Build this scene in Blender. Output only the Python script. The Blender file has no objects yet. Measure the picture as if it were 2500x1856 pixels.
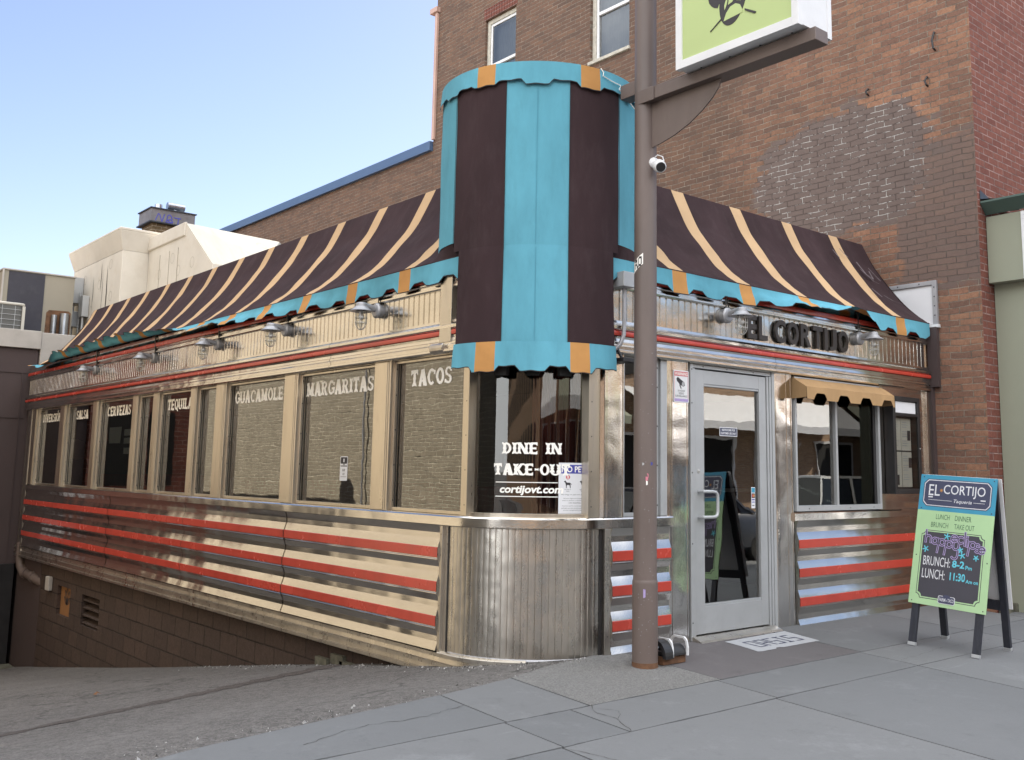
import bpy, bmesh, math, random
from math import sin, cos, pi, radians, sqrt, atan2, hypot
from mathutils import Vector, Matrix
random.seed(7)
SC = bpy.context.scene
COL = SC.collection

# ------------------------------------------------------------------ camera
cam = bpy.data.cameras.new('camera'); cam_o = bpy.data.objects.new('camera', cam); COL.objects.link(cam_o)
cam.sensor_width = 36.0; cam.lens = 34.95; cam.shift_x = -0.0492; cam.shift_y = -0.0484
cam.clip_start = 0.05; cam.clip_end = 3000
R = ((0.74901777, -0.1019422, -0.65466035), (-0.66242186, -0.09579891, -0.74298038), (0.01302531, 0.99016683, -0.13928383))
m = Matrix.Identity(4)
for i in range(3):
    for j in range(3): m[i][j] = R[i][j]
m.translation = (-4.2997, -5.2681, 1.26)
cam_o.matrix_world = m
SC.camera = cam_o

# ------------------------------------------------------------------ sky, sun, exposure
SUN = Vector((1.0, 0.50, 0.95)).normalized()
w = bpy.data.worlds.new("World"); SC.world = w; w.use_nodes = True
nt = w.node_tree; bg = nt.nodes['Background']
sky = nt.nodes.new('ShaderNodeTexSky'); sky.sky_type = 'NISHITA'; sky.sun_disc = False
sky.sun_elevation = math.asin(SUN.z); sky.sun_rotation = atan2(SUN.x, SUN.y)
sky.air_density = 1.0; sky.dust_density = 0.3; sky.ozone_density = 1.2
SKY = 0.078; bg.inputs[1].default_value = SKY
# bright clouds added in the unseen sky behind the camera, to fill the shade
def wn(typ, **kw):
    n = nt.nodes.new(typ)
    for k, v in kw.items(): setattr(n, k, v)
    return n
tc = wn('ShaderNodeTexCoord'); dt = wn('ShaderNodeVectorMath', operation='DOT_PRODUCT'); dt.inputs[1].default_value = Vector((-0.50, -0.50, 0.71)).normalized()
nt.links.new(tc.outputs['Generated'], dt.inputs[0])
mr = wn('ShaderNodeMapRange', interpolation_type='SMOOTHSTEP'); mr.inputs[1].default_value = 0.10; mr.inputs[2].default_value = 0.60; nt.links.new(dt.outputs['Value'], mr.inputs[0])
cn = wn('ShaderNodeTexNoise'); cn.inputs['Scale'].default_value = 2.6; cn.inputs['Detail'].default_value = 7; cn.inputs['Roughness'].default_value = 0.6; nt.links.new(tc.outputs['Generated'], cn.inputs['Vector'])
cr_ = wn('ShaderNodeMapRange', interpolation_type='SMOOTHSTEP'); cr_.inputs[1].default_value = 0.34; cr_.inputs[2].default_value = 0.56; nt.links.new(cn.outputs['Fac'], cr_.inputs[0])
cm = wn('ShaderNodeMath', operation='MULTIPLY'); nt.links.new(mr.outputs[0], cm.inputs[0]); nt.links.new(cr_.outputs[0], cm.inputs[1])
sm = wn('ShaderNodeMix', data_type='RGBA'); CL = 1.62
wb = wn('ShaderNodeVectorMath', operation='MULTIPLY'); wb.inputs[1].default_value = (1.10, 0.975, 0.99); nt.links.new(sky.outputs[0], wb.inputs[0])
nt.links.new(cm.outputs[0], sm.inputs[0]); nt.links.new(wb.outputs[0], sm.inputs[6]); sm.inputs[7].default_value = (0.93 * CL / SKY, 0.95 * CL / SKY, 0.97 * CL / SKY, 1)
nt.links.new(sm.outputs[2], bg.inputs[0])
sl = bpy.data.lights.new('sun', 'SUN'); sl.energy = 5.0; sl.angle = radians(0.5); sl.color = (1.0, 0.93, 0.82)
so = bpy.data.objects.new('sun', sl); COL.objects.link(so)
so.rotation_euler = (-SUN).to_track_quat('-Z', 'Y').to_euler()
SC.view_settings.view_transform = 'Standard'; SC.view_settings.look = 'None'
SC.view_settings.exposure = 1.32; SC.view_settings.gamma = 1.0; SC.view_settings.use_curve_mapping = False
SC.render.engine = 'CYCLES'
SC.cycles.max_bounces = 8; SC.cycles.transparent_max_bounces = 12; SC.cycles.caustics_reflective = False
SC.cycles.caustics_refractive = False; SC.cycles.sample_clamp_indirect = 6.0; SC.cycles.use_denoising = True

# ------------------------------------------------------------------ materials
def newmat(name):
    mt = bpy.data.materials.new(name); mt.use_nodes = True
    t = mt.node_tree; b = t.nodes['Principled BSDF']
    return mt, t, b
def N(t, typ, **kw):
    n = t.nodes.new(typ)
    for k, v in kw.items(): setattr(n, k, v)
    return n
def pos(t): return N(t, 'ShaderNodeNewGeometry').outputs['Position']
def noise(t, vec, scale, detail=4, rough=0.6, sc3=None):
    if sc3:
        mp = N(t, 'ShaderNodeMapping'); mp.inputs['Scale'].default_value = sc3; t.links.new(vec, mp.inputs[0]); vec = mp.outputs[0]
    n = N(t, 'ShaderNodeTexNoise'); n.inputs['Scale'].default_value = scale; n.inputs['Detail'].default_value = detail
    n.inputs['Roughness'].default_value = rough; t.links.new(vec, n.inputs['Vector']); return n.outputs['Fac']
def ramp(t, fac, stops, interp='LINEAR'):
    r = N(t, 'ShaderNodeValToRGB'); r.color_ramp.interpolation = interp
    e = r.color_ramp.elements
    while len(e) < len(stops): e.new(0.5)
    for i, (p, c) in enumerate(stops):
        e[i].position = p; e[i].color = (c if len(c) == 4 else (*c, 1)) if isinstance(c, tuple) else (c, c, c, 1)
    t.links.new(fac, r.inputs[0]); return r.outputs[0]
def mix(t, fac, a, b, mode='MIX'):
    n = N(t, 'ShaderNodeMix'); n.data_type = 'RGBA'; n.blend_type = mode
    for s, v in ((n.inputs[0], fac), (n.inputs[6], a), (n.inputs[7], b)):
        if hasattr(v, 'links') or isinstance(v, bpy.types.NodeSocket): t.links.new(v, s)
        elif isinstance(v, (int, float)): s.default_value = v if s.type == 'VALUE' else (v, v, v, 1)
        else: s.default_value = (*v, 1) if len(v) == 3 else v
    return n.outputs[2]
def mth(t, op, a, b=None):
    n = N(t, 'ShaderNodeMath', operation=op)
    for s, v in zip(n.inputs, (a, b)):
        if v is None: continue
        if isinstance(v, bpy.types.NodeSocket): t.links.new(v, s)
        else: s.default_value = v
    return n.outputs[0]
def bump(t, b, h, dist, strength=1.0):
    n = N(t, 'ShaderNodeBump'); n.inputs['Strength'].default_value = strength; n.inputs['Distance'].default_value = dist
    t.links.new(h, n.inputs['Height']); t.links.new(n.outputs[0], b.inputs['Normal']); return n
def objco(t): return N(t, 'ShaderNodeTexCoord').outputs['Object']
def paint(name, col, rough=0.55, metal=0.0, var=0.12, scale=5.0, bmp=0.0, bscale=60.0, dirt=0.0, dirtcol=(0.12, 0.1, 0.08), spec=0.5, sc3=None, wr=0.0):
    mt, t, b = newmat(name)
    p = pos(t); n1 = noise(t, p, scale, 5, 0.6, sc3)
    lo = tuple(c * (1 - var) for c in col); hi = tuple(min(1, c * (1 + var)) for c in col)
    c = ramp(t, n1, [(0.3, lo), (0.7, hi)])
    if dirt > 0:
        d = noise(t, p, scale * 1.7 + 1.3, 8, 0.7, sc3)
        c = mix(t, ramp(t, d, [(0.5, 0.0), (0.78, dirt)]), c, dirtcol)
    t.links.new(c, b.inputs['Base Color'])
    t.links.new(ramp(t, n1, [(0.2, max(0.02, rough - 0.08)), (0.8, min(1, rough + 0.08))]), b.inputs['Roughness'])
    b.inputs['Metallic'].default_value = metal; b.inputs['Specular IOR Level'].default_value = spec
    if bmp > 0:
        bp = bump(t, b, noise(t, p, bscale, 4, 0.65), bmp)
        if wr > 0:
            w2 = N(t, 'ShaderNodeBump'); w2.inputs['Distance'].default_value = wr; w2.inputs['Strength'].default_value = 1.0
            t.links.new(noise(t, p, 3.2, 4, 0.5, (1.5, 1.5, 0.8)), w2.inputs['Height']); t.links.new(w2.outputs[0], bp.inputs['Normal'])
    return mt
def steel(name, col=(0.74, 0.705, 0.65), r0=0.10, r1=0.30, wav=0.004, wscale=2.0, dirt=0.35, streak=(1, 1, 0.12), warp=None):
    mt, t, b = newmat(name); p = pos(t)
    n1 = noise(t, p, 3.5, 6, 0.65, streak)
    c = ramp(t, n1, [(0.25, tuple(x * 0.82 for x in col)), (0.75, tuple(min(1, x * 1.08) for x in col))])
    d = noise(t, p, 7.0, 9, 0.75, streak)
    dm = ramp(t, d, [(0.52, 0.0), (0.80, dirt)])
    c = mix(t, dm, c, (0.16, 0.135, 0.105))
    t.links.new(c, b.inputs['Base Color']); b.inputs['Metallic'].default_value = 1.0
    rr = mth(t, 'ADD', ramp(t, noise(t, p, 9.0, 6, 0.7, streak), [(0.3, r0), (0.75, r1)]), mth(t, 'MULTIPLY', dm, 0.5))
    t.links.new(rr, b.inputs['Roughness'])
    big = noise(t, p, wscale, 2, 0.45, warp); fine = noise(t, p, 90, 2, 0.5)
    bp = bump(t, b, big, wav * 6); bp2 = N(t, 'ShaderNodeBump'); bp2.inputs['Distance'].default_value = 0.0004
    t.links.new(fine, bp2.inputs['Height']); t.links.new(bp.outputs[0], bp2.inputs['Normal']); t.links.new(bp2.outputs[0], b.inputs['Normal'])
    return mt
def brick(name, axis, cols, mortar, bw=0.215, bh=0.0745, ms=0.007, wob=0.012, far_dark=None, patch=None, rough=0.9, bdist=0.012, fade=0.35):
    mt, t, b = newmat(name); p = pos(t)
    sp = N(t, 'ShaderNodeSeparateXYZ'); t.links.new(p, sp.inputs[0])
    cx = N(t, 'ShaderNodeCombineXYZ'); t.links.new(sp.outputs['Y' if axis == 'x' else 'X'], cx.inputs[0]); t.links.new(sp.outputs['Z'], cx.inputs[1])
    nz = N(t, 'ShaderNodeTexNoise'); nz.inputs['Scale'].default_value = 3.0; nz.inputs['Detail'].default_value = 6; t.links.new(p, nz.inputs['Vector'])
    vs = N(t, 'ShaderNodeVectorMath', operation='SCALE'); vs.inputs['Scale'].default_value = wob * 2
    t.links.new(nz.outputs['Color'], vs.inputs[0])
    va = N(t, 'ShaderNodeVectorMath', operation='ADD'); t.links.new(cx.outputs[0], va.inputs[0]); t.links.new(vs.outputs[0], va.inputs[1])
    bt = N(t, 'ShaderNodeTexBrick'); bt.inputs['Scale'].default_value = 1.0; bt.offset = 0.5
    bt.inputs['Brick Width'].default_value = bw; bt.inputs['Row Height'].default_value = bh
    bt.inputs['Mortar Size'].default_value = ms; bt.inputs['Mortar Smooth'].default_value = 0.35
    bt.inputs['Color1'].default_value = (0, 0, 0, 1); bt.inputs['Color2'].default_value = (1, 1, 1, 1); bt.inputs['Mortar'].default_value = (0.5, 0.5, 0.5, 1)
    t.links.new(va.outputs[0], bt.inputs['Vector'])
    k = len(cols)
    c = ramp(t, bt.outputs['Color'], [(i / (k - 1), cols[i]) for i in range(k)])
    n2 = noise(t, p, 26, 8, 0.75)
    c = mix(t, ramp(t, n2, [(0.38, 0.0), (0.75, 0.75)]), c, tuple(x * 0.45 for x in cols[0]))
    c = mix(t, ramp(t, noise(t, p, 70, 4, 0.7), [(0.5, 0.0), (0.8, 0.5)]), c, tuple(min(1, x * 1.35) for x in cols[-1]))
    n3 = noise(t, p, 0.8, 4, 0.6)
    c = mix(t, ramp(t, n3, [(0.4, 0.0), (0.75, fade)]), c, tuple(x * 0.6 for x in cols[k // 2]))
    mm = mix(t, ramp(t, noise(t, p, 7, 7, 0.75), [(0.38, 0.0), (0.62, 1.0)]), tuple(x * 0.36 for x in mortar), mortar)
    fac = bt.outputs['Fac']
    if far_dark:
        c = mix(t, far_dark(t, sp, p), c, (0.080, 0.060, 0.048))
    col = mix(t, fac, c, mm)
    h = mth(t, 'SUBTRACT', mth(t, 'MULTIPLY', n2, 0.5), fac)
    if patch:
        pm, keep = patch(t, sp, p, bt.outputs['Color'])
        pc = mix(t, noise(t, p, 4, 6, 0.7), (0.135, 0.100, 0.088), (0.185, 0.140, 0.124))
        lost = mth(t, 'MULTIPLY', mth(t, 'MULTIPLY', fac, keep), 1.0)
        pc = mix(t, mth(t, 'MULTIPLY', fac, 0.45), pc, (0.05, 0.04, 0.036))
        pc = mix(t, lost, pc, (0.50, 0.47, 0.44))
        col = mix(t, pm, col, pc)
    t.links.new(col, b.inputs['Base Color']); b.inputs['Roughness'].default_value = rough; b.inputs['Specular IOR Level'].default_value = 0.25
    bump(t, b, h, bdist)
    return mt
def glass(name, tint=(0.72, 0.76, 0.74), ior=1.85, wav=0.0007, sc3=(1.0, 1.0, 2.5), wscale=2.2, const=None):
    mt, t, b = newmat(name); t.nodes.remove(b)
    o = t.nodes['Material Output']; p = pos(t)
    fr = N(t, 'ShaderNodeFresnel'); fr.inputs['IOR'].default_value = ior
    tr = N(t, 'ShaderNodeBsdfTransparent'); tr.inputs[0].default_value = (*tint, 1)
    gl = N(t, 'ShaderNodeBsdfGlossy'); gl.inputs['Roughness'].default_value = 0.008; gl.inputs['Color'].default_value = (0.93, 0.93, 0.90, 1)
    bp = N(t, 'ShaderNodeBump'); bp.inputs['Distance'].default_value = wav; bp.inputs['Strength'].default_value = 1.0
    t.links.new(noise(t, p, wscale, 2, 0.4, sc3), bp.inputs['Height']); t.links.new(bp.outputs[0], gl.inputs['Normal'])
    mx = N(t, 'ShaderNodeMixShader'); (t.links.new(fr.outputs[0], mx.inputs[0]) if const is None else setattr(mx.inputs[0], 'default_value', const)); t.links.new(tr.outputs[0], mx.inputs[1]); t.links.new(gl.outputs[0], mx.inputs[2])
    t.links.new(mx.outputs[0], o.inputs['Surface']); return mt

M = {}
M['steel'] = steel('stainless_steel', r0=0.08, r1=0.22, wav=0.0025, dirt=0.22, streak=(0.6, 0.35, 1.2))
M['steel_siding'] = steel('siding_steel', col=(0.64, 0.61, 0.565), r0=0.07, r1=0.20, wav=0.0045, wscale=1.5, dirt=0.25, streak=(0.5, 0.25, 1.6), warp=(1.0, 1.0, 0.15))
M['steel_front'] = steel('front_steel', col=(0.74, 0.72, 0.69), r0=0.07, r1=0.20, wav=0.0028, wscale=2.0, dirt=0.2)
M['steel_panel'] = steel('corner_steel', col=(0.60, 0.57, 0.52), r0=0.20, r1=0.40, wav=0.003, wscale=3.0, dirt=0.5)
M['steel_dull'] = steel('dull_steel', col=(0.64, 0.60, 0.54), r0=0.22, r1=0.42, wav=0.002, dirt=0.5)
M['alu'] = paint('grey_aluminium', (0.46, 0.47, 0.48), 0.42, 0.35, 0.06, 3.0, dirt=0.12)
M['alu_tan'] = steel('anodised_frame', col=(0.68, 0.615, 0.52), r0=0.25, r1=0.40, wav=0.001, dirt=0.4)
M['red'] = paint('red_enamel', (0.50, 0.056, 0.036), 0.25, 0.0, 0.14, 3.0, dirt=0.10, spec=0.6)
M['black'] = paint('black_metal', (0.020, 0.019, 0.020), 0.4, 0, 0.2, 8)
M['dark'] = paint('dark_void', (0.012, 0.011, 0.011), 0.9, 0, 0.1, 4)
M['glass'] = glass('window_glass', ior=2.7)
M['glass_corner'] = glass('corner_glass', ior=1.9)
M['glass_front'] = glass('front_glass', ior=2.9, tint=(0.75, 0.78, 0.76), wav=0.0008, sc3=(1.6, 1.6, 1.0))
M['white_vinyl'] = paint('white_vinyl', (0.93, 0.90, 0.84), 0.5, 0, 0.03)
M['white'] = paint('white_paint', (0.74, 0.74, 0.75), 0.45, 0, 0.05, 4, dirt=0.08)
M['fabric_brown'] = paint('brown_canvas', (0.044, 0.027, 0.030), 0.95, 0, 0.22, 1.6, bmp=0.0009, bscale=220, dirt=0.20, dirtcol=(0.13, 0.10, 0.105), spec=0.15, sc3=(1.6, 1.6, 0.5), wr=0.008)
M['fabric_teal'] = paint('teal_canvas', (0.120, 0.355, 0.455), 0.95, 0, 0.14, 1.7, bmp=0.0009, bscale=220, dirt=0.30, dirtcol=(0.075, 0.21, 0.25), spec=0.15, sc3=(1.8, 1.8, 0.6), wr=0.008)
M['fabric_tan'] = paint('tan_canvas', (0.52, 0.355, 0.21), 0.95, 0, 0.08, 2.6, bmp=0.0007, bscale=260, dirt=0.12, dirtcol=(0.32, 0.20, 0.10), spec=0.15, wr=0.008)
M['fabric_orange'] = paint('orange_canvas', (0.50, 0.255, 0.09), 0.95, 0, 0.10, 2.6, bmp=0.0007, bscale=260, dirt=0.15, dirtcol=(0.25, 0.12, 0.05), spec=0.15, wr=0.008)
M['fabric_dull'] = paint('dull_tan_canvas', (0.42, 0.265, 0.135), 0.95, 0, 0.08, 2.6, bmp=0.0007, bscale=260, dirt=0.25, dirtcol=(0.24, 0.16, 0.08), spec=0.15, sc3=(3, 3, 0.6))
M['fabric_under'] = paint('canvas_underside', (0.050, 0.20, 0.20), 0.95, 0, 0.2, 3)
M['piping'] = paint('dark_piping', (0.02, 0.016, 0.018), 0.8, 0, 0.1)
M['pole_brown'] = paint('brown_pole_paint', (0.142, 0.108, 0.096), 0.5, 0.0, 0.16, 3, bmp=0.0009, bscale=120, dirt=0.35, dirtcol=(0.09, 0.055, 0.045), sc3=(1, 1, 0.3))
M['rust'] = paint('rust', (0.15, 0.075, 0.04), 0.9, 0, 0.4, 14, bmp=0.001, bscale=90)
M['collar'] = paint('weathered_collar', (0.17, 0.165, 0.175), 0.6, 0.2, 0.2, 4, dirt=0.4, dirtcol=(0.12, 0.06, 0.05))
M['lamp_grey'] = paint('cast_grey', (0.40, 0.40, 0.42), 0.45, 0.4, 0.1, 8, dirt=0.15)
M['wire'] = paint('galvanised_wire', (0.52, 0.51, 0.49), 0.4, 0.5, 0.1, 9)
M['jar'] = glass('jar_glass', tint=(0.94, 0.95, 0.94), wav=0.0005, const=0.10)
M['case_glass'] = glass('case_glass', tint=(0.95, 0.96, 0.95), ior=1.5, wav=0.0003)
M['letter'] = paint('dark_brown_letter', (0.030, 0.022, 0.018), 0.45, 0, 0.2, 12)
M['lime'] = paint('lime_panel', (0.46, 0.56, 0.24), 0.45, 0, 0.04, 1.2)
M['ink'] = paint('black_ink', (0.035, 0.032, 0.036), 0.6, 0, 0.1)
M['ink_blue'] = paint('navy_ink', (0.055, 0.06, 0.11), 0.6, 0, 0.1)
M['rubber'] = paint('cream_roof_coating', (0.60, 0.555, 0.485), 0.7, 0, 0.07, 1.6, bmp=0.004, bscale=7, dirt=0.25, dirtcol=(0.40, 0.31, 0.19))
M['rubber_top'] = paint('stained_hood_top', (0.25, 0.24, 0.215), 0.6, 0, 0.10, 2.0, dirt=0.5, dirtcol=(0.20, 0.18, 0.14), sc3=(3.0, 0.5, 0.5))
M['board'] = paint('chalkboard', (0.058, 0.055, 0.068), 0.75, 0, 0.15, 3)
M['board_blue'] = paint('sign_blue', (0.05, 0.29, 0.44), 0.55, 0, 0.08, 3)
M['board_green'] = paint('sign_lime', (0.42, 0.62, 0.34), 0.6, 0, 0.06, 3, dirt=0.1, dirtcol=(0.30, 0.42, 0.20))
M['lilac'] = paint('lilac_chalk', (0.42, 0.33, 0.58), 0.9, 0, 0.15, 40)
M['cyan'] = paint('cyan_chalk', (0.14, 0.56, 0.68), 0.9, 0, 0.12, 40)
M['chalk'] = paint('white_chalk', (0.70, 0.70, 0.73), 0.9, 0, 0.12, 40)
M['sage'] = paint('sage_ink', (0.085, 0.16, 0.10), 0.8, 0, 0.1)
M['wood_black'] = paint('black_stained_wood', (0.022, 0.024, 0.034), 0.6, 0, 0.3, 6, bmp=0.0008, bscale=80, dirt=0.2, dirtcol=(0.12, 0.11, 0.11), sc3=(4, 4, 0.6))
M['paper'] = paint('paper', (0.72, 0.72, 0.74), 0.7, 0, 0.03)
M['note_paper'] = paint('note_paper', (0.50, 0.52, 0.58), 0.7, 0, 0.04); M['shade_cream'] = paint('shade_cream', (0.75, 0.60, 0.38), 0.8, 0, 0.06)
M['menu_paper'] = paint('menu_paper', (0.62, 0.60, 0.52), 0.7, 0, 0.04)
M['poster_blue'] = paint('poster_blue', (0.06, 0.065, 0.33), 0.5, 0, 0.05)
M['sign_red'] = paint('sign_red', (0.55, 0.10, 0.12), 0.5, 0, 0.05)
M['sign_green'] = paint('sign_green', (0.05, 0.26, 0.14), 0.5, 0, 0.05)
M['curtain'] = paint('wine_curtain', (0.16, 0.035, 0.028), 0.9, 0, 0.25, 5, sc3=(3, 3, 0.2))
M['interior'] = paint('dim_interior', (0.06, 0.045, 0.04), 0.85, 0, 0.3, 2)
M['cream'] = paint('cream_wall', (0.36, 0.33, 0.26), 0.8, 0, 0.06, 1.5)
M['sage_wall'] = paint('sage_stucco', (0.285, 0.295, 0.225), 0.85, 0, 0.05, 1.0, bmp=0.001, bscale=120)
M['sage_dark'] = paint('dark_green_trim', (0.072, 0.115, 0.098), 0.6, 0, 0.08, 2)
M['slate'] = paint('flashing', (0.035, 0.042, 0.055), 0.5, 0.2, 0.3, 9)
M['parapet_blue'] = paint('blue_coping', (0.075, 0.125, 0.225), 0.45, 0.1, 0.06, 2)
M['copper'] = paint('salmon_downspout', (0.50, 0.33, 0.27), 0.5, 0.1, 0.08, 3)
M['brown_wall'] = paint('brown_painted_wall', (0.066, 0.045, 0.044), 0.75, 0, 0.10, 2, bmp=0.002, bscale=14)
M['coping'] = paint('grey_coping', (0.44, 0.41, 0.38), 0.7, 0, 0.1, 3, dirt=0.15)
M['duct_beige'] = paint('beige_sheet', (0.30, 0.27, 0.215), 0.6, 0, 0.05, 2)
M['duct_dark'] = paint('tar_patch', (0.045, 0.044, 0.058), 0.8, 0, 0.15, 4, dirt=0.1, dirtcol=(0.2, 0.2, 0.2))
M['ac'] = paint('condenser_grille', (0.12, 0.12, 0.115), 0.6, 0.2, 0.1, 9)
M['ac_light'] = paint('condenser_cap', (0.52, 0.50, 0.45), 0.6, 0, 0.05)
M['galv'] = steel('galvanised_duct', col=(0.42, 0.45, 0.5), r0=0.25, r1=0.45, dirt=0.3)
M['wood_old'] = paint('peeling_window_paint', (0.50, 0.47, 0.40), 0.8, 0, 0.2, 14, dirt=0.5, dirtcol=(0.14, 0.11, 0.09))
M['drape'] = paint('window_drape', (0.30, 0.34, 0.42), 0.8, 0, 0.12, 3, sc3=(4, 4, 0.3))
M['plywood'] = paint('orange_plywood', (0.27, 0.125, 0.045), 0.8, 0, 0.12, 8)
M['stone'] = paint('old_stone', (0.12, 0.115, 0.085), 0.95, 0, 0.4, 12, bmp=0.006, bscale=30)
M['terrazzo'] = paint('white_terrazzo', (0.40, 0.41, 0.43), 0.6, 0, 0.07, 40, dirt=0.15)
M['leaf'] = paint('dead_leaf', (0.18, 0.085, 0.04), 0.8, 0, 0.3, 60)

def far_dark(t, sp, p):  # brick gets darker with growing y, broken up by noise
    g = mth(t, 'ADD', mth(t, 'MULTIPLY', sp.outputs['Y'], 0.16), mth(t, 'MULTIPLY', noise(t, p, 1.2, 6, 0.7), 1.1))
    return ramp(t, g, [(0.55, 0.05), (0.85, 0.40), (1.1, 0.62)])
def patch(t, sp, p, rnd_):
    n = mth(t, 'ADD', mth(t, 'MULTIPLY', mth(t, 'SUBTRACT', noise(t, p, 2.6, 6, 0.7), 0.5), 1.1), mth(t, 'MULTIPLY', mth(t, 'SUBTRACT', rnd_, 0.5), 0.42))
    def box(y0, y1, z0, z1, nb=n):
        a = mth(t, 'MULTIPLY', mth(t, 'ABSOLUTE', mth(t, 'SUBTRACT', sp.outputs['Y'], (y0 + y1) / 2)), 2 / abs(y1 - y0))
        bb = mth(t, 'MULTIPLY', mth(t, 'ABSOLUTE', mth(t, 'SUBTRACT', sp.outputs['Z'], (z0 + z1) / 2)), 2 / abs(z1 - z0))
        d = mth(t, 'ADD', mth(t, 'MAXIMUM', a, bb), mth(t, 'MULTIPLY', nb, 0.42))
        return ramp(t, d, [(0.86, 1.0), (0.94, 0.0)])
    def oval(y0, y1, z0, z1, hard):
        a = mth(t, 'MULTIPLY', mth(t, 'ABSOLUTE', mth(t, 'SUBTRACT', sp.outputs['Y'], (y0 + y1) / 2)), 2 / abs(y1 - y0))
        bb = mth(t, 'MULTIPLY', mth(t, 'ABSOLUTE', mth(t, 'SUBTRACT', mth(t, 'SUBTRACT', sp.outputs['Z'], (z0 + z1) / 2), mth(t, 'MULTIPLY', mth(t, 'SUBTRACT', sp.outputs['Y'], (y0 + y1) / 2), -0.06))), 2 / abs(z1 - z0))
        d = mth(t, 'POWER', mth(t, 'ADD', mth(t, 'POWER', a, 3.0), mth(t, 'POWER', bb, 3.0)), 0.3333)
        return ramp(t, mth(t, 'ADD', d, mth(t, 'MULTIPLY', n, 0.5)), [(0.93 - hard * .5, 1.0), (0.97, 0.0)])
    a = oval(-0.25, 2.25, 3.95, 5.50, 0.07)
    b2 = mth(t, 'MULTIPLY', box(-0.80, 0.35, 3.15, 4.95), 0.80)
    keep = mth(t, 'MULTIPLY', a, ramp(t, noise(t, p, 5.5, 7, 0.75), [(0.49, 0.0), (0.56, 1.0)]))
    return mth(t, 'MAXIMUM', a, b2), keep
RED = [(0.190, 0.112, 0.086), (0.255, 0.138, 0.098), (0.305, 0.160, 0.108), (0.355, 0.184, 0.118), (0.420, 0.222, 0.136)]
M['brick_side'] = brick('old_brick_side', 'x', RED, (0.36, 0.295, 0.235), bw=0.222, bh=0.067, ms=0.0055, wob=0.024, far_dark=far_dark, patch=patch, bdist=0.016)
M['brick_front'] = brick('red_brick_front', 'y', [(0.17, 0.062, 0.048), (0.205, 0.078, 0.058), (0.24, 0.092, 0.068)], (0.36, 0.235, 0.21), ms=0.0075, wob=0.004, bdist=0.006, fade=0.2)
M['brick_chimney'] = brick('chimney_brick', 'y', [(0.13, 0.095, 0.055), (0.19, 0.135, 0.08)], (0.42, 0.34, 0.25), bw=0.23, bh=0.085, ms=0.012)
M['brick_tan'] = brick('tan_painted_brick', 'x', [(0.31, 0.265, 0.200), (0.36, 0.31, 0.235), (0.41, 0.355, 0.27)], (0.74, 0.67, 0.53), bw=0.225, bh=0.068, ms=0.0085, wob=0.006, bdist=0.012, fade=0.2)
M['brick_street'] = brick('street_brick', 'y', [(0.42, 0.26, 0.165), (0.50, 0.32, 0.21), (0.57, 0.39, 0.26)], (0.60, 0.50, 0.38), ms=0.009)
M['block'] = brick('brown_block', 'x', [(0.075, 0.052, 0.045), (0.085, 0.06, 0.05), (0.10, 0.068, 0.056)], (0.058, 0.042, 0.037), bw=0.41, bh=0.205, ms=0.009, wob=0.006, bdist=0.012, rough=0.75, fade=0.4)

def concrete(name, col, grain=0.10, agg=0.0):
    mt, t, b = newmat(name); p = pos(t)
    n = noise(t, p, 1.1, 6, 0.65); f = noise(t, p, 55, 6, 0.75); g = noise(t, p, 8, 7, 0.7)
    c = ramp(t, n, [(0.3, tuple(x * 0.84 for x in col)), (0.7, tuple(x * 1.12 for x in col))])
    c = mix(t, ramp(t, f, [(0.35, 0.0), (0.7, grain)]), c, tuple(x * 0.5 for x in col))
    c = mix(t, ramp(t, g, [(0.55, 0.0), (0.8, 0.28)]), c, tuple(x * 0.62 for x in col))
    h = f
    if agg > 0:
        v = N(t, 'ShaderNodeTexVoronoi'); v.inputs['Scale'].default_value = 115; t.links.new(p, v.inputs['Vector'])
        sel = ramp(t, v.outputs['Color'], [(0.35, 0.0), (0.75, agg)])
        c = mix(t, sel, c, (0.05, 0.05, 0.052))
        c = mix(t, ramp(t, noise(t, p, 130, 3, 0.6), [(0.6, 0.0), (0.72, agg * 0.8)]), c, (0.62, 0.61, 0.6))
        h = mth(t, 'ADD', f, mth(t, 'MULTIPLY', v.outputs['Distance'], 1.2))
    gm = N(t, 'ShaderNodeTexVoronoi'); gm.inputs['Scale'].default_value = 2.3; gm.inputs['Randomness'].default_value = 1.0; t.links.new(p, gm.inputs['Vector'])
    gsel = mth(t, 'MULTIPLY', ramp(t, gm.outputs['Distance'], [(0.028, 1.0), (0.04, 0.0)]), ramp(t, gm.outputs['Color'], [(0.55, 0.0), (0.6, 0.55)]))
    c = mix(t, gsel, c, (0.09, 0.09, 0.09))
    st2_ = noise(t, p, 0.55, 8, 0.72)
    c = mix(t, ramp(t, st2_, [(0.44, 0.0), (0.66, 0.55)]), c, tuple(x * 0.60 for x in col))
    c = mix(t, ramp(t, noise(t, p, 1.9, 9, 0.8), [(0.55, 0.0), (0.70, 0.5)]), c, tuple(x * 1.35 for x in col))
    c = mix(t, ramp(t, noise(t, p, 4.5, 9, 0.8), [(0.58, 0.0), (0.72, 0.45)]), c, tuple(x * 0.5 for x in col))
    sc = noise(t, p, 2.2, 8, 0.75, (0.25, 3.5, 1))
    c = mix(t, ramp(t, sc, [(0.66, 0.0), (0.72, 0.18), (0.74, 0.0)]), c, (0.6, 0.61, 0.63))
    t.links.new(c, b.inputs['Base Color']); b.inputs['Roughness'].default_value = 0.88; b.inputs['Specular IOR Level'].default_value = 0.3
    bump(t, b, h, 0.0035 if agg else 0.0016); return mt
M['concrete'] = concrete('sidewalk_concrete', (0.168, 0.172, 0.177))
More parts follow.
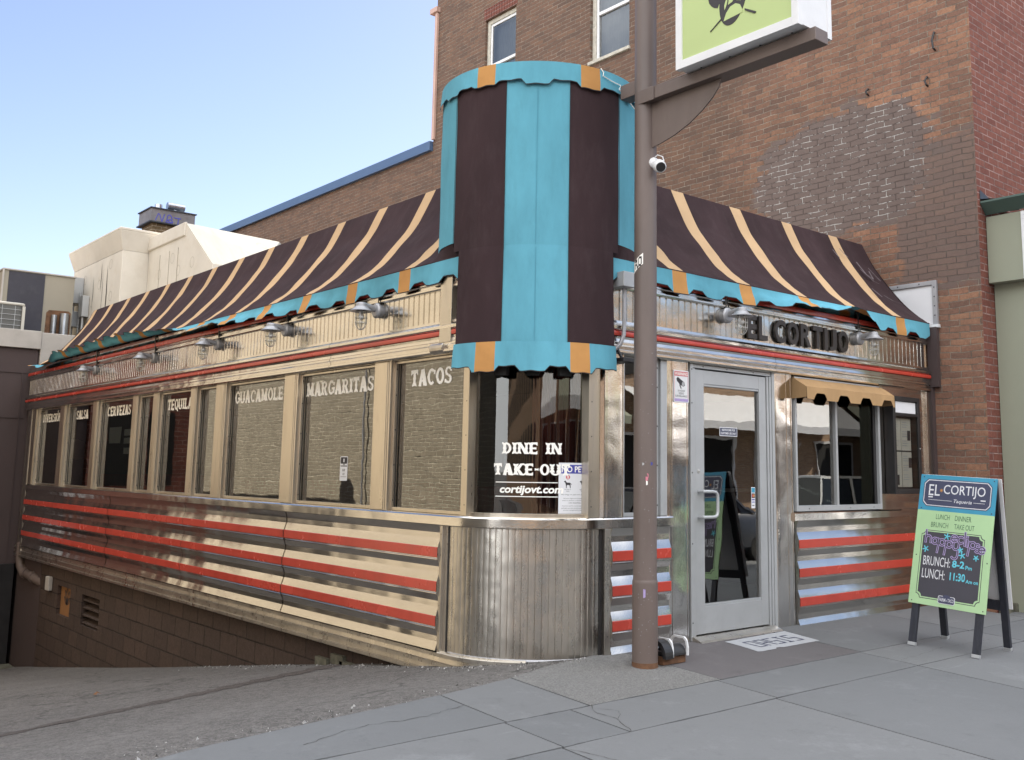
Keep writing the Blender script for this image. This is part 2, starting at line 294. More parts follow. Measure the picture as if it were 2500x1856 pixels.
M['concrete_light'] = concrete('sidewalk_concrete_pale', (0.188, 0.191, 0.195))
M['concrete_agg'] = concrete('exposed_aggregate', (0.235, 0.23, 0.222), agg=0.45)
M['concrete_red'] = concrete('reddish_concrete', (0.140, 0.130, 0.133))
M['joint'] = paint('joint_dirt', (0.05, 0.045, 0.04), 0.95, 0, 0.3, 20)
def asphalt(name, col):
    mt, t, b = newmat(name); p = pos(t)
    v = N(t, 'ShaderNodeTexVoronoi'); v.inputs['Scale'].default_value = 95; t.links.new(p, v.inputs['Vector'])
    n = noise(t, p, 0.9, 7, 0.68); g = noise(t, p, 14, 7, 0.8)
    c = ramp(t, n, [(0.30, tuple(x * 0.72 for x in col)), (0.5, col), (0.72, tuple(x * 1.28 for x in col))])
    c = mix(t, ramp(t, v.outputs['Color'], [(0.2, 0.0), (0.85, 0.75)]), c, tuple(x * 1.9 for x in col))
    c = mix(t, ramp(t, g, [(0.45, 0.0), (0.72, 0.75)]), c, tuple(x * 0.42 for x in col))
    c = mix(t, ramp(t, noise(t, p, 1.7, 5, 0.7), [(0.68, 0.0), (0.76, 0.45)]), c, (0.30, 0.27, 0.235))
    cr = N(t, 'ShaderNodeTexVoronoi'); cr.feature = 'DISTANCE_TO_EDGE'; cr.inputs['Scale'].default_value = 0.42
    nv = N(t, 'ShaderNodeTexNoise'); nv.inputs['Scale'].default_value = 1.6; nv.inputs['Detail'].default_value = 6; t.links.new(p, nv.inputs['Vector'])
    va = N(t, 'ShaderNodeVectorMath', operation='ADD'); t.links.new(p, va.inputs[0]); t.links.new(nv.outputs['Color'], va.inputs[1]); t.links.new(va.outputs[0], cr.inputs['Vector'])
    crk = ramp(t, cr.outputs['Distance'], [(0.0, 0.55), (0.004, 0.35), (0.008, 0.0)])
    c = mix(t, crk, c, (0.03, 0.028, 0.027))
    t.links.new(c, b.inputs['Base Color']); b.inputs['Roughness'].default_value = 0.85; b.inputs['Specular IOR Level'].default_value = 0.35
    h = mth(t, 'ADD', mth(t, 'MULTIPLY', v.outputs['Distance'], -1.4), g)
    bump(t, b, h, 0.005); return mt
M['asphalt'] = asphalt('alley_asphalt', (0.122, 0.114, 0.108))
M['road'] = asphalt('road_asphalt', (0.07, 0.07, 0.072))

# ------------------------------------------------------------------ mesh helpers
class MB:
    def __init__(s): s.v = []; s.f = []; s.m = []
    def add(s, vs, fs, mi=0):
        o = len(s.v); s.v += [tuple(v) for v in vs]
        for k, f in enumerate(fs):
            s.f.append([i + o for i in f]); s.m.append(mi[k] if isinstance(mi, list) else mi)
        return s
    def quad(s, a, b, c, d, mi=0): return s.add([a, b, c, d], [(0, 1, 2, 3)], mi)
    def box(s, x0, x1, y0, y1, z0, z1, mi=0):
        return s.add([(x0, y0, z0), (x1, y0, z0), (x1, y1, z0), (x0, y1, z0), (x0, y0, z1), (x1, y0, z1), (x1, y1, z1), (x0, y1, z1)],
                     [(3, 2, 1, 0), (4, 5, 6, 7), (0, 1, 5, 4), (1, 2, 6, 5), (2, 3, 7, 6), (3, 0, 4, 7)], mi)
    def tube(s, pts, r, n=10, mi=0, cap=True, r1=None):
        pts = [Vector(p) for p in pts]; k = len(pts); vs = []; up = None
        for i, p in enumerate(pts):
            d = (pts[min(i + 1, k - 1)] - pts[max(i - 1, 0)]).normalized()
            if up is None:
                a = Vector((0, 0, 1)) if abs(d.z) < 0.9 else Vector((1, 0, 0)); u = d.cross(a).normalized()
            else:
                u = (up - d * up.dot(d)).normalized()
            up = u; v = d.cross(u); rr = r if r1 is None else r + (r1 - r) * i / max(1, k - 1)
            for j in range(n):
                a = 2 * pi * j / n; vs.append(p + u * (rr * cos(a)) + v * (rr * sin(a)))
        fs = [(i * n + j, i * n + (j + 1) % n, (i + 1) * n + (j + 1) % n, (i + 1) * n + j) for i in range(k - 1) for j in range(n)]
        if cap: fs += [tuple(range(n - 1, -1, -1)), tuple((k - 1) * n + j for j in range(n))]
        return s.add(vs, fs, mi)
    def lathe(s, prof, o, axis=(0, 0, 1), n=20, mi=0):
        a = Vector(axis).normalized(); u = a.cross(Vector((0, 0, 1)) if abs(a.z) < 0.9 else Vector((1, 0, 0))).normalized(); v = a.cross(u); o = Vector(o)
        vs = [o + a * z + u * (r * cos(2 * pi * j / n)) + v * (r * sin(2 * pi * j / n)) for r, z in prof for j in range(n)]
        fs = [(i * n + j, i * n + (j + 1) % n, (i + 1) * n + (j + 1) % n, (i + 1) * n + j) for i in range(len(prof) - 1) for j in range(n)]
        return s.add(vs, fs, mi)
    def prism(s, poly, fr, d0, d1, mi=0, side=True):
        O, U, V = Vector(fr[0]), Vector(fr[1]), Vector(fr[2]); Nn = U.cross(V).normalized(); k = len(poly)
        f = [O + U * p[0] + V * p[1] + Nn * d1 for p in poly]
        if not side: return s.add(f, [tuple(range(k))], mi)
        bk = [O + U * p[0] + V * p[1] + Nn * d0 for p in poly]
        return s.add(f + bk, [tuple(range(k)), tuple(range(2 * k - 1, k - 1, -1))] + [(i, i + k, (i + 1) % k + k, (i + 1) % k) for i in range(k)], mi)
    def sweep(s, path, prof, mis=0, close=False):
        # path: (x, y, nx, ny); prof: (out, z)
        k = len(prof); vs = []
        for (x, y, nx, ny) in path:
            for (o, z) in prof: vs.append((x + nx * o, y + ny * o, z))
        for i in range(len(path) - 1):
            for j in range(k - 1):
                s_m = mis[j] if isinstance(mis, (list, tuple)) else mis
                s.f.append([len(s.v) + t for t in (i * k + j, (i + 1) * k + j, (i + 1) * k + j + 1, i * k + j + 1)]); s.m.append(s_m)
        s.v += vs; return s
    def caps(s, path_end, prof, mi=0, flip=False):
        x, y, nx, ny = path_end; vs = [(x + nx * o, y + ny * o, z) for o, z in prof]
        return s.add(vs, [tuple(range(len(vs)))[::-1] if flip else tuple(range(len(vs)))], mi)
    def build(s, name, mats, parent=None, smooth=None, bev=0.0):
        me = bpy.data.meshes.new(name); me.from_pydata(s.v, [], s.f)
        for mm in (mats if isinstance(mats, (list, tuple)) else [mats]): me.materials.append(M[mm] if isinstance(mm, str) else mm)
        me.polygons.foreach_set('material_index', s.m); me.update()
        if smooth is not None:
            me.polygons.foreach_set('use_smooth', [True] * len(me.polygons)); me.set_sharp_from_angle(angle=radians(smooth))
        o = bpy.data.objects.new(name, me); COL.objects.link(o)
        if parent: o.parent = parent
        if bev:
            b = o.modifiers.new('bevel', 'BEVEL'); b.width = bev; b.segments = 2; b.limit_method = 'ANGLE'; b.angle_limit = radians(40)
        return o
def thing(name, label, cat, group=None, loc=(0, 0, 0), rot=None):
    o = bpy.data.objects.new(name, None); COL.objects.link(o); o.location = loc; o.empty_display_size = 0.2
    if rot: o.rotation_euler = rot
    return tag(o, label, cat, group)
def tag(o, label, cat, group=None):
    o['label'] = label; o['category'] = cat
    if group: o['group'] = group
    return o
def struct(o, kind='structure'): o['kind'] = kind; return o
def part(parent, name, mats, fn, smooth=None, bev=0.0, label=None):
    b = MB(); fn(b); o = b.build(name, mats, parent, smooth, bev)
    if label: o['label'] = label
    return o
def copy_tree(o, parent=None):
    c = o.copy(); COL.objects.link(c)
    if parent is not None: c.parent = parent
    for ch in list(o.children): copy_tree(ch, c)
    return c
def lin(a, b, n): return [a + (b - a) * i / (n - 1) for i in range(n)]
def circ(cx, cy, rx, ry=None, a0=0, a1=360, n=20):
    ry = ry or rx; full = abs(a1 - a0) >= 360
    return [(cx + rx * cos(radians(a0 + (a1 - a0) * i / (n if full else n - 1))), cy + ry * sin(radians(a0 + (a1 - a0) * i / (n if full else n - 1)))) for i in range(n)]
def rrect(x0, x1, y0, y1, r, n=5):
    out = []
    for cx, cy, a in ((x1 - r, y0 + r, -90), (x1 - r, y1 - r, 0), (x0 + r, y1 - r, 90), (x0 + r, y0 + r, 180)): out += circ(cx, cy, r, None, a, a + 90, n)
    return out

# text outlines from Blender's built-in font, as flat or extruded mesh
_tc = {}
def tmesh(body, bold=0.0, shear=0.0, space=1.0, ext=0.0):
    key = (body, bold, shear, space, ext)
    if key not in _tc:
        c = bpy.data.curves.new('txt', 'FONT'); c.body = body; c.size = 1; c.offset = bold; c.shear = shear; c.space_character = space
        c.resolution_u = 3; c.extrude = ext; c.fill_mode = 'FRONT' if ext == 0 else 'BOTH'
        o = bpy.data.objects.new('txt', c); COL.objects.link(o); bpy.context.view_layer.update()
        me = bpy.data.meshes.new_from_object(o.evaluated_get(bpy.context.evaluated_depsgraph_get()))
        vs = [v.co.copy() for v in me.vertices]; fs = [tuple(p.vertices) for p in me.polygons]
        COL.objects.unlink(o); bpy.data.objects.remove(o); bpy.data.curves.remove(c); bpy.data.meshes.remove(me)
        x0 = min(v.x for v in vs); x1 = max(v.x for v in vs); y0 = min(v.y for v in vs); y1 = max(v.y for v in vs)
        _tc[key] = ([((v.x - x0) / (x1 - x0), (v.y - y0) / (y1 - y0), v.z) for v in vs], fs, (x1 - x0) / (y1 - y0))
    return _tc[key]
def text(b, body, fr, x0, y0, wd=None, ht=None, d=0.001, mi=0, bold=0.0, shear=0.0, space=1.0, ext=0.0, depth=0.0, align='l', fmap=None):
    vs, fs, asp = tmesh(body, bold, shear, space, ext)
    if wd is None: wd = ht * asp
    if ht is None: ht = wd / asp
    if align == 'c': x0 -= wd / 2
    O, U, V = Vector(fr[0]), Vector(fr[1]), Vector(fr[2]); Nn = U.cross(V).normalized()
    sc = depth / ext if ext else 0
    out = []
    for x, y, z in vs:
        p, q, r = x0 + x * wd, y0 + y * ht, d + (z + ext) * sc * 0.5
        if fmap: out.append(fmap(p, q, r))
        else: out.append(O + U * p + V * q + Nn * r)
    b.add(out, fs, mi)
# heavy "western" lettering: flared stems and slabs
def west(ch):
    P = []
    def stem(cx, y0=0.0, y1=1.0, w=0.2):
        m_ = (y0 + y1) / 2; h = [(w * .95, y0), (w * .85, y0 + .14), (w * .5, y0 + .24), (w * .5, m_ - .09), (w * .68, m_), (w * .5, m_ + .09), (w * .5, y1 - .24), (w * .85, y1 - .14), (w * .95, y1)]
        P.append([(cx, y0 + .05)] + [(cx + a, y) for a, y in h] + [(cx, y1 - .05)] + [(cx - a, y) for a, y in reversed(h)])
    def bar(x0, x1, y, h=.15): P.append([(x0, y), (x1, y - .03), (x1, y + h + .03), (x0, y + h)])
    def dg(x0, y0, x1, y1, w=.17): P.append([(x0 - w * .7, y0), (x0 + w * .7, y0), (x1 + w * .5, y1), (x1 - w * .5, y1)])
    def ring(cx, cy, rx, ry, tx, ty, a0, a1, n=14):
        for i in range(n):
            a, c = radians(a0 + (a1 - a0) * i / n), radians(a0 + (a1 - a0) * (i + 1) / n)
            P.append([(cx + rx * cos(a), cy + ry * sin(a)), (cx + rx * cos(c), cy + ry * sin(c)), (cx + (rx - tx) * cos(c), cy + (ry - ty) * sin(c)), (cx + (rx - tx) * cos(a), cy + (ry - ty) * sin(a))])
    wd = .66
    if ch == 'A': dg(.12, 0, .30, 1); dg(.56, 0, .36, 1, .24); bar(.16, .5, .26, .1); bar(.0, .24, 0, .1); bar(.42, .70, 0, .1); bar(.2, .46, .9, .1); wd = .72
    elif ch in 'CGO0Q':
        if ch in 'OQ': ring(.33, .5, .33, .5, .19, .17, 0, 360, 20)
        else: ring(.33, .5, .33, .5, .19, .17, 48, 312, 16); P.append([(.5, .66), (.64, .62), (.66, .86), (.52, .9)])
        if ch == 'G': bar(.36, .68, .36, .13); P.append([(.5, .1), (.66, .1), (.66, .45), (.5, .45)])
        if ch == 'Q': dg(.62, -.14, .4, .3, .14)
        P.append([(-.02, .40), (.16, .44), (.16, .56), (-.02, .60)])
    elif ch == 'D': stem(.14); ring(.22, .5, .42, .5, .19, .15, -90, 90, 12)
    elif ch == 'E': stem(.14); bar(.1, .56, 0); bar(.1, .5, .43, .13); bar(.1, .56, .85); P.append([(.44, 0), (.58, 0), (.58, .28), (.48, .2)]); P.append([(.44, 1), (.58, 1), (.58, .72), (.48, .8)]); wd = .62
    elif ch == 'I': stem(.16); wd = .32
    elif ch == 'K': stem(.14); dg(.56, 0, .26, .55, .2); dg(.22, .45, .54, 1, .2); bar(.42, .70, .9, .1); bar(.42, .72, 0, .1); wd = .7
    elif ch == 'L': stem(.14); bar(.1, .54, 0); P.append([(.42, 0), (.57, 0), (.57, .3), (.47, .2)]); wd = .60
    elif ch == 'M': stem(.13, w=.17); stem(.69, w=.2); dg(.42, .1, .16, 1, .16); dg(.42, .1, .66, 1, .16); wd = .86
    elif ch == 'N': stem(.12, w=.16); stem(.62, w=.16); dg(.62, 0, .13, 1, .2); wd = .76
    elif ch == 'R': stem(.14); ring(.24, .72, .36, .28, .18, .11, -90, 90, 10); dg(.56, 0, .36, .5, .19); bar(.46, .70, 0, .1); wd = .72
    elif ch == 'S': ring(.29, .73, .28, .27, .17, .13, 30, 270, 12); ring(.29, .27, .28, .27, .17, .13, -150, 90, 12); P.append([(.42, .74), (.57, .7), (.58, .95), (.46, .92)]); P.append([(.0, .3), (.15, .26), (.13, .08), (0, .05)]); wd = .6
    elif ch == 'T': stem(.30); bar(.02, .58, .84, .16); P.append([(0, 1), (.14, 1), (.12, .8), (0, .66)]); P.append([(.60, 1), (.46, 1), (.48, .8), (.60, .66)]); wd = .62
    elif ch == 'U': stem(.13, .25, 1, .19); stem(.58, .25, 1, .17); ring(.355, .3, .33, .3, .19, .15, 180, 360, 10); wd = .72
    elif ch == 'V': dg(.30, 0, .12, 1, .2); dg(.36, 0, .56, 1, .16); bar(-.02, .26, .9, .1); bar(.42, .70, .9, .1); wd = .68
    elif ch == 'Z': bar(.03, .56, .84, .16); bar(.03, .56, 0, .16); dg(.12, .08, .46, .92, .24); wd = .60
    elif ch == '-': P.append([(.02, .4), (.1, .44), (.2, .44), (.28, .4), (.28, .62), (.2, .58), (.1, .58), (.02, .62)]); wd = .32
    elif ch == ' ': wd = .45
    elif ch == "'": dg(.2, 1.05, .3, 1.3, .14); wd = 0.0
    return P, wd
def western(b, body, x0, x1, y0, y1, fmap, mi=0):
    gl = []; x = 0
    for ch in body:
        P, wd = west(ch)
        gl.append((P, x - (0.55 if ch == "'" else 0))); x += wd + (0.05 if wd else 0)
    s = (x1 - x0) / (x - 0.05); h = y1 - y0; k = 0
    for P, ox in gl:
        for pl in P:
            k += 1
            b.add([fmap(x0 + (ox + p[0]) * s, y0 + p[1] * h, 0.0008 + 0.00004 * (k % 40)) for p in pl], [tuple(range(len(pl)))], mi)

# ------------------------------------------------------------------ ground
def zs(y): return -0.03 + 0.05 * y                       # sidewalk falls towards the street
def edge(x):                                             # seam between sidewalk slabs and the alley asphalt
    pts = [(-7.0, -1.05), (-2.57, -0.53), (-2.34, -0.465), (-0.75, -0.28), (-0.29, -0.20), (0.2, -0.06), (0.75, 0.03), (9, 0.03)]
    for (a, b_), (c, d) in zip(pts, pts[1:]):
        if a <= x <= c: return b_ + (d - b_) * (x - a) / (c - a)
    return pts[0][1] if x < pts[0][0] else pts[-1][1]
def za(x, y):                                            # alley surface
    e = edge(x); z0 = zs(min(e, 0)) - 0.012
    s = max(0.0, y - e); ramp_ = s - 0.30 * (1 - math.exp(-s / 0.30))
    return z0 - 0.152 * ramp_ + 0.012 * sin(x * 1.3 + y * 0.6) * min(1, s)
b = MB(); b.quad((-1500, -1500, -3.4), (1500, -1500, -3.4), (1500, 1500, -3.4), (-1500, 1500, -3.4)); struct(b.build('ground', 'asphalt'))
b = MB(); xs = lin(-5.2, 0.9, 40); ys = [0, .02, .05, .1, .18, .3, .45, .7, 1.0, 1.5, 2, 3, 4, 5, 6.5, 8, 10, 12, 14, 17, 21, 26, 32]
for i in range(len(xs)):
    for t in ys: b.v.append((xs[i], edge(xs[i]) + t, za(xs[i], edge(xs[i]) + t)))
k = len(ys)
for i in range(len(xs) - 1):
    for j in range(k - 1): b.f.append([i * k + j, (i + 1) * k + j, (i + 1) * k + j + 1, i * k + j + 1]); b.m.append(0)
struct(b.build('alley_pavement', 'asphalt', smooth=60))
# sidewalk: separate slabs with real gaps over a dark bed
b = MB(); g = 0.006
def slab(x0, x1, y0, y1, mi, top=None, cr=None):
    n = 10; lo = [(x0 + g + (x1 - x0 - 2 * g) * i / n, y0 + g) for i in range(n + 1)]
    hi = [(x, (min(y1, edge(x)) if top is None else top(x)) - g) for x, _ in reversed(lo)]
    poly = [(x + random.uniform(-.003, .003), y + random.uniform(-.004, .004)) for x, y in lo + hi]; k = len(poly)
    b.add([(x, y, zs(y)) for x, y in poly] + [(x, y, zs(y) - .1) for x, y in poly], [tuple(range(k))] + [(i, i + k, (i + 1) % k + k, (i + 1) % k) for i in range(k)], [mi] + [0] * k)
E0 = 0.04
for x0, x1, mi in ((-7.0, -4.4, 0), (-4.4, -2.6, 1), (-2.6, -0.83, 0), (-0.83, -0.22, 1), (-0.22, 0.95, 2), (0.95, 2.6, 3), (2.6, 4.3, 0), (4.3, 5.5, 1)): slab(x0, x1, -0.925, E0, mi)
for x0, x1, mi in ((-7, -4.4, 1), (-4.4, -2.6, 0), (-2.6, -0.85, 1), (-0.85, -0.38, 0), (-0.38, 0.90, 1), (0.90, 2.57, 0), (2.57, 4.3, 1), (4.3, 6, 0), (6, 8, 1)): slab(x0, x1, -1.41, -0.925, mi, top=lambda x: -0.925)
for r, (y0, y1) in enumerate(((-3.1, -1.41), (-4.8, -3.1), (-6.3, -4.8))):
    for q, (x0, x1) in enumerate(((-12, -9.4), (-9.4, -6.8), (-6.8, -4.3), (-4.3, -2.6), (-2.6, -0.87), (-0.87, 0.87), (0.87, 2.56), (2.56, 4.3), (4.3, 6.0), (6, 8), (8, 10), (10, 13), (13, 16), (16, 20))): slab(x0, x1, y0, y1, (q + r) % 2, top=lambda x, y1=y1: y1)
for x0, x1 in ((5.5, 8), (8, 10), (10, 13), (13, 16), (16, 20)): slab(x0, x1, -1.41, -0.60, 1, top=lambda x: -0.62)
b.quad((-12, -6.3, zs(-6.3) - .03), (20, -6.3, zs(-6.3) - .03), (20, .3, zs(.3) - .03), (-12, -.9, zs(-.9) - .03), 4)
def crack(pts, wd=0.006):
    pr = []
    for (x0, y0), (x1, y1) in zip(pts, pts[1:]):
        n = max(2, int(hypot(x1 - x0, y1 - y0) / 0.035))
        for i in range(n): pr.append((x0 + (x1 - x0) * i / n + random.uniform(-.012, .012), y0 + (y1 - y0) * i / n + random.uniform(-.012, .012)))
    pr.append(pts[-1])
    for (x0, y0), (x1, y1) in zip(pr, pr[1:]):
        d = Vector((x1 - x0, y1 - y0)).normalized(); nx, ny = -d.y * wd * random.uniform(.1, .5), d.x * wd * random.uniform(.1, .5)
        b.add([(x, y, zs(y) + .0015) for x, y in ((x0 - nx, y0 - ny), (x1 - nx, y1 - ny), (x1 + nx, y1 + ny), (x0 + nx, y0 + ny))], [(0, 1, 2, 3)], 4)
crack([(-0.213, -0.91), (-0.30, -1.05), (-0.28, -1.2), (-0.37, -1.40)], .007); crack([(-0.22, -1.0), (-0.15, -1.1), (-0.29, -1.22)], .004)
crack([(-0.83, -0.55), (-1.2, -0.62), (-1.5, -0.58), (-1.9, -0.7)], .005); crack([(-0.85, -1.46), (-0.7, -1.9), (-0.86, -2.3), (-0.8, -3.0)], .005)
crack([(2.6, -1.25), (3.3, -1.18), (4.1, -1.22)], .003)
struct(b.build('sidewalk', ['concrete', 'concrete_light', 'concrete_agg', 'concrete_red', 'joint']))
b = MB(); b.sweep([(-60, -6.3, 0, -1), (60, -6.3, 0, -1)], [(.16, -.51), (.155, -.365), (.14, -.352), (0, -.347)]); struct(b.build('kerb', 'concrete_light'))
b = MB(); b.quad((-60, -15.5, -.50), (60, -15.5, -.50), (60, -6.44, -.50), (-60, -6.44, -.50)); struct(b.build('road', 'road'))
b = MB(); b.box(-60, 60, -19, -15.5, -.8, -.36); struct(b.build('far_sidewalk', 'concrete'))

gv = MB(); rnd = random.Random(11)
for i in range(900):
    u = rnd.random()
    if u < .45: y = rnd.uniform(.9, 5.5); x = .05 - abs(rnd.gauss(0, .10))
    elif u < .8: a = radians(rnd.uniform(-5, 75)); r = .83 + abs(rnd.gauss(0, .09)); x, y = .8 - r * cos(a), .8 - r * sin(a)
    else: x = rnd.uniform(-2.6, .2); y = edge(x) + abs(rnd.gauss(0, .12))
    z = za(x, y) if y > edge(x) else zs(y); q = rnd.choice([.003, .004, .005, .006, .009, .013]) * rnd.uniform(.7, 1.3); o = len(gv.v)
    for dx, dy, dz in ((1, 0, 0), (-.5, .8, 0), (-.5, -.8, 0), (rnd.uniform(-.3, .3), rnd.uniform(-.3, .3), rnd.uniform(.6, 1.2))):
        gv.v.append((x + q * dx, y + q * dy, z + q * dz - .001))
    for f in ((0, 1, 3), (1, 2, 3), (2, 0, 3)): gv.f.append([o + k for k in f]); gv.m.append(rnd.choice([0, 0, 1, 2]))
M['stone_pale'] = paint('pale_chip', (0.42, 0.41, 0.40), .9, 0, .2, 40); M['stone_dark'] = paint('dark_chip', (0.07, 0.066, 0.062), .9, 0, .2, 40); M['stone_mid'] = paint('grey_chip', (0.19, 0.18, 0.17), .9, 0, .2, 40)
struct(gv.build('loose_grit', ['stone_mid', 'stone_dark', 'stone_pale']), 'stuff')
M['tar'] = asphalt('tar_patch_asphalt', (0.080, 0.068, 0.063))
tp = MB()
def ribbon(pts, w0, w1):
    o = len(tp.v); n = 60; k = len(pts) - 1
    for i in range(n + 1):
        f = i / n * k; j = min(k - 1, int(f)); g_ = f - j; x = pts[j][0] + (pts[j + 1][0] - pts[j][0]) * g_; y = pts[j][1] + (pts[j + 1][1] - pts[j][1]) * g_
        wd = (w0 + (w1 - w0) * i / n) * (1 + .5 * sin(i * 1.7) * sin(i * .6))
        for sg_ in (-1, 1): tp.v.append((x, y + sg_ * wd, za(x, y + sg_ * wd) + .003))
    for i in range(n): tp.f.append([o + 2 * i, o + 2 * i + 2, o + 2 * i + 3, o + 2 * i + 1]); tp.m.append(0)
ribbon([(-3.4, 1.25), (-2.4, 1.75), (-1.5, 2.1), (-.7, 2.35), (.02, 2.45)], .05, .14)
struct(tp.build('tar_seam', 'tar', smooth=60))

# ------------------------------------------------------------------ the diner
FS = lambda x: ((x, 0, 0), (0, -1, 0), (0, 0, 1))          # side wall frame, p = -y
FF = lambda y: ((0, y, 0), (1, 0, 0), (0, 0, 1))           # front wall frame, p = x
def pside(y0, y1, n=2): return [(0, y, -1, 0) for y in lin(y0, y1, n)]
def parc(t0, t1, n=24, r=.8, c=.8): return [(c - r * cos(radians(t)), c - r * sin(radians(t)), -cos(radians(t)), -sin(radians(t))) for t in lin(t0, t1, n)]
def pfront(x0, x1, n=2): return [(x, 0, 0, -1) for x in lin(x0, x1, n)]
diner = thing('diner', 'long stainless steel diner with red stripes, window lettering and a rounded glass corner', 'diner', loc=(0, 0, 0))

def prof_siding():
    p = [(.045, -.045), (.039, -.028), (.028, .000), (.023, .016), (.022, .055)]
    for zr in (.161, .406, .651):
        p += [(.023, zr - .100), (.033, zr - .076), (.041, zr - .056), (.048, zr - .052), (.048, zr - .046), (.044, zr - .042), (.044, zr + .037)]
        p += [(.037, zr + .062), (.028, zr + .088), (.023, zr + .100), (.022, zr + .142)]
    p += [(.026, .812), (.04, .850)]
    q = []
    for a in p:
        if not q or a[1] > q[-1][1] + .001: q.append(a)
    return q
SP = prof_siding()
def siding(path_fn, segs, name='siding'):
    def fn(b):
        for i, (a, c) in enumerate(segs):
            b.sweep(path_fn(a, c), [(o + (.0025 if i % 2 else 0), z) for o, z in SP])
            b.caps(path_fn(a, c)[0], SP + [(-.02, .85), (-.02, -.045)]); b.caps(path_fn(a, c)[-1], SP + [(-.02, .85), (-.02, -.045)])
        for a, c in segs[1:]:
            x, y, nx, ny = path_fn(a, c)[0]
            pp = path_fn(a - .006 if a < c else a + .006, a + .006 if a < c else a - .006)
            b.sweep(pp, [(o + .006, z) for o, z in SP])
    o = part(diner, name, 'steel_siding', fn, smooth=9)
    for zr in (.161, .406, .651):
        def st(b):
            for i, (a, c) in enumerate(segs):
                e = .0025 if i % 2 else 0
                b.sweep(path_fn(a, c), [(.0445 + e, zr - .037), (.0475 + e, zr - .033), (.0475 + e, zr + .033), (.0445 + e, zr + .037)])
        part(o, 'red_stripe', 'red', st, smooth=20)
    return o
siding(pside, [(12.6, 10.95), (10.95, 8.42), (8.42, 5.85), (5.85, 3.40), (3.40, .915)])
siding(pfront, [(.812, 1.432)])
siding(pfront, [(3.07, 5.36)])
def basetrim(b):
    P = [(.015, -.225), (.034, -.215), (.034, -.192), (.016, -.186), (.014, -.155), (.032, -.150), (.032, -.128), (.018, -.122), (.012, -.09), (.034, -.084), (.034, -.058), (.022, -.05), (.0, -.046)]
    path = pside(13.0, 1.16) + [(0, 1.155, -1, 0)]
    b.sweep(path, P); b.sweep(pside(1.154, .82, 3) + parc(2, 46, 14), [(o + .004, z) for o, z in P])
part(diner, 'base_trim', 'steel_dull', basetrim, smooth=25)
def cpanel(b):
    n = 25; path = []; t0, t1 = -2.0, 84.4
    for i in range(n):
        a0 = t0 + (t1 - t0) * i / n; a1 = t0 + (t1 - t0) * (i + 1) / n; d = (a1 - a0)
        for f, o in ((0.0, -.0025), (.06, .0005), (.5, .0022), (.94, .0005)):
            t = radians(a0 + d * f); path.append((.8 - (.8 + o) * cos(t), .8 - (.8 + o) * sin(t), -cos(t), -sin(t)))
    t = radians(t1); path.append((.8 - .8 * cos(t), .8 - .8 * sin(t), -cos(t), -sin(t)))
    b.sweep(path, [(0, -.06), (0, .85)])
part(diner, 'corner_panel', 'steel_panel', cpanel, smooth=22)
part(diner, 'corner_kick', 'lamp_grey', lambda b: b.sweep(parc(-1, 85, 24), [(.008, -.07), (.009, -.052), (.004, -.042), (.0, -.040)]), smooth=25)
def ctrim(*boxes):
    def fn(b):
        for bb_ in boxes: b.box(*bb_)
    part(diner, 'corner_trim', ['steel_dull', 'black'], fn, bev=.003)
ctrim((-.03, .02, .878, .914, -.06, .846), (-.006, .02, .845, .8775, -.05, .846), (-.004, .02, .828, .8445, -.05, .846, 1), *[(-.033, -.028, .892, .899, z, z + .007, 1) for z in (.09, .27, .45, .63, .78)])
ctrim((.752, .812, -.030, .02, -.05, .846), (.722, .7515, -.004, .02, -.05, .846, 1), *[(.778, .785, -.033, -.028, z, z + .007, 1) for z in (.09, .27, .45, .63, .78)])
ctrim((-.028, .02, 12.62, 12.86, -.16, 2.16))
SILLP = [(.0, .845), (.03, .845), (.038, .852), (.038, .912), (.030, .922), (.0, .927)]
part(diner, 'sill_band', 'steel', lambda b: b.sweep(pside(12.62, .82, 3) + parc(2, 88, 26) + pfront(.82, 1.47), SILLP).caps((1.47, 0, 0, -1), SILLP), smooth=25)
part(diner, 'sill_band', 'steel_front', lambda b: b.sweep(pfront(3.03, 5.36), SILLP).caps((3.03, 0, 0, -1), SILLP, flip=True), smooth=25)

# fascia: ridged bands, fluted frieze, red strips
def fpath(y0=13.0): return pside(y0, .82, 3) + parc(2, 88, 22) + pfront(.82, 5.43, 3)
def fasc(b):
    lo = [(.0, 2.118), (.05, 2.125), (.058, 2.135), (.058, 2.150), (.040, 2.158), (.044, 2.182), (.055, 2.190), (.055, 2.206), (.046, 2.214), (.042, 2.236), (.048, 2.252), (.04, 2.253)]
    mid = [(.04, 2.297), (.050, 2.298), (.062, 2.310), (.064, 2.330), (.052, 2.342), (.040, 2.352), (.038, 2.372), (.012, 2.379)]
    up = [(.012, 2.614), (.036, 2.616), (.044, 2.626), (.044, 2.638), (.030, 2.644), (.030, 2.660), (.042, 2.672), (.040, 2.688), (.034, 2.690)]
    top = [(.034, 2.740), (.042, 2.743), (.030, 2.765), (.028, 2.80), (.038, 2.82), (.02, 2.86), (.0, 2.865)]
    for p in (lo, mid, up, top): b.sweep(fpath(), p)
    for y in (2.67, 5.23, 7.85, 10.4):
        for p in (lo, mid, up): b.sweep([(0, y + .008, -1, 0), (0, y - .008, -1, 0)], [(o + .002, z) for o, z in p])
    for x in (2.786,):
        for p in (lo, mid, up): b.sweep([(x - .006, 0, 0, -1), (x + .006, 0, 0, -1)], [(o + .002, z) for o, z in p])
    full = lo + mid + up + top
    b.caps((5.43, 0, 0, -1), full + [(-.05, 2.86), (-.05, 2.12)])
    b.caps((0, 13.0, -1, 0), full + [(-.05, 2.86), (-.05, 2.12)])
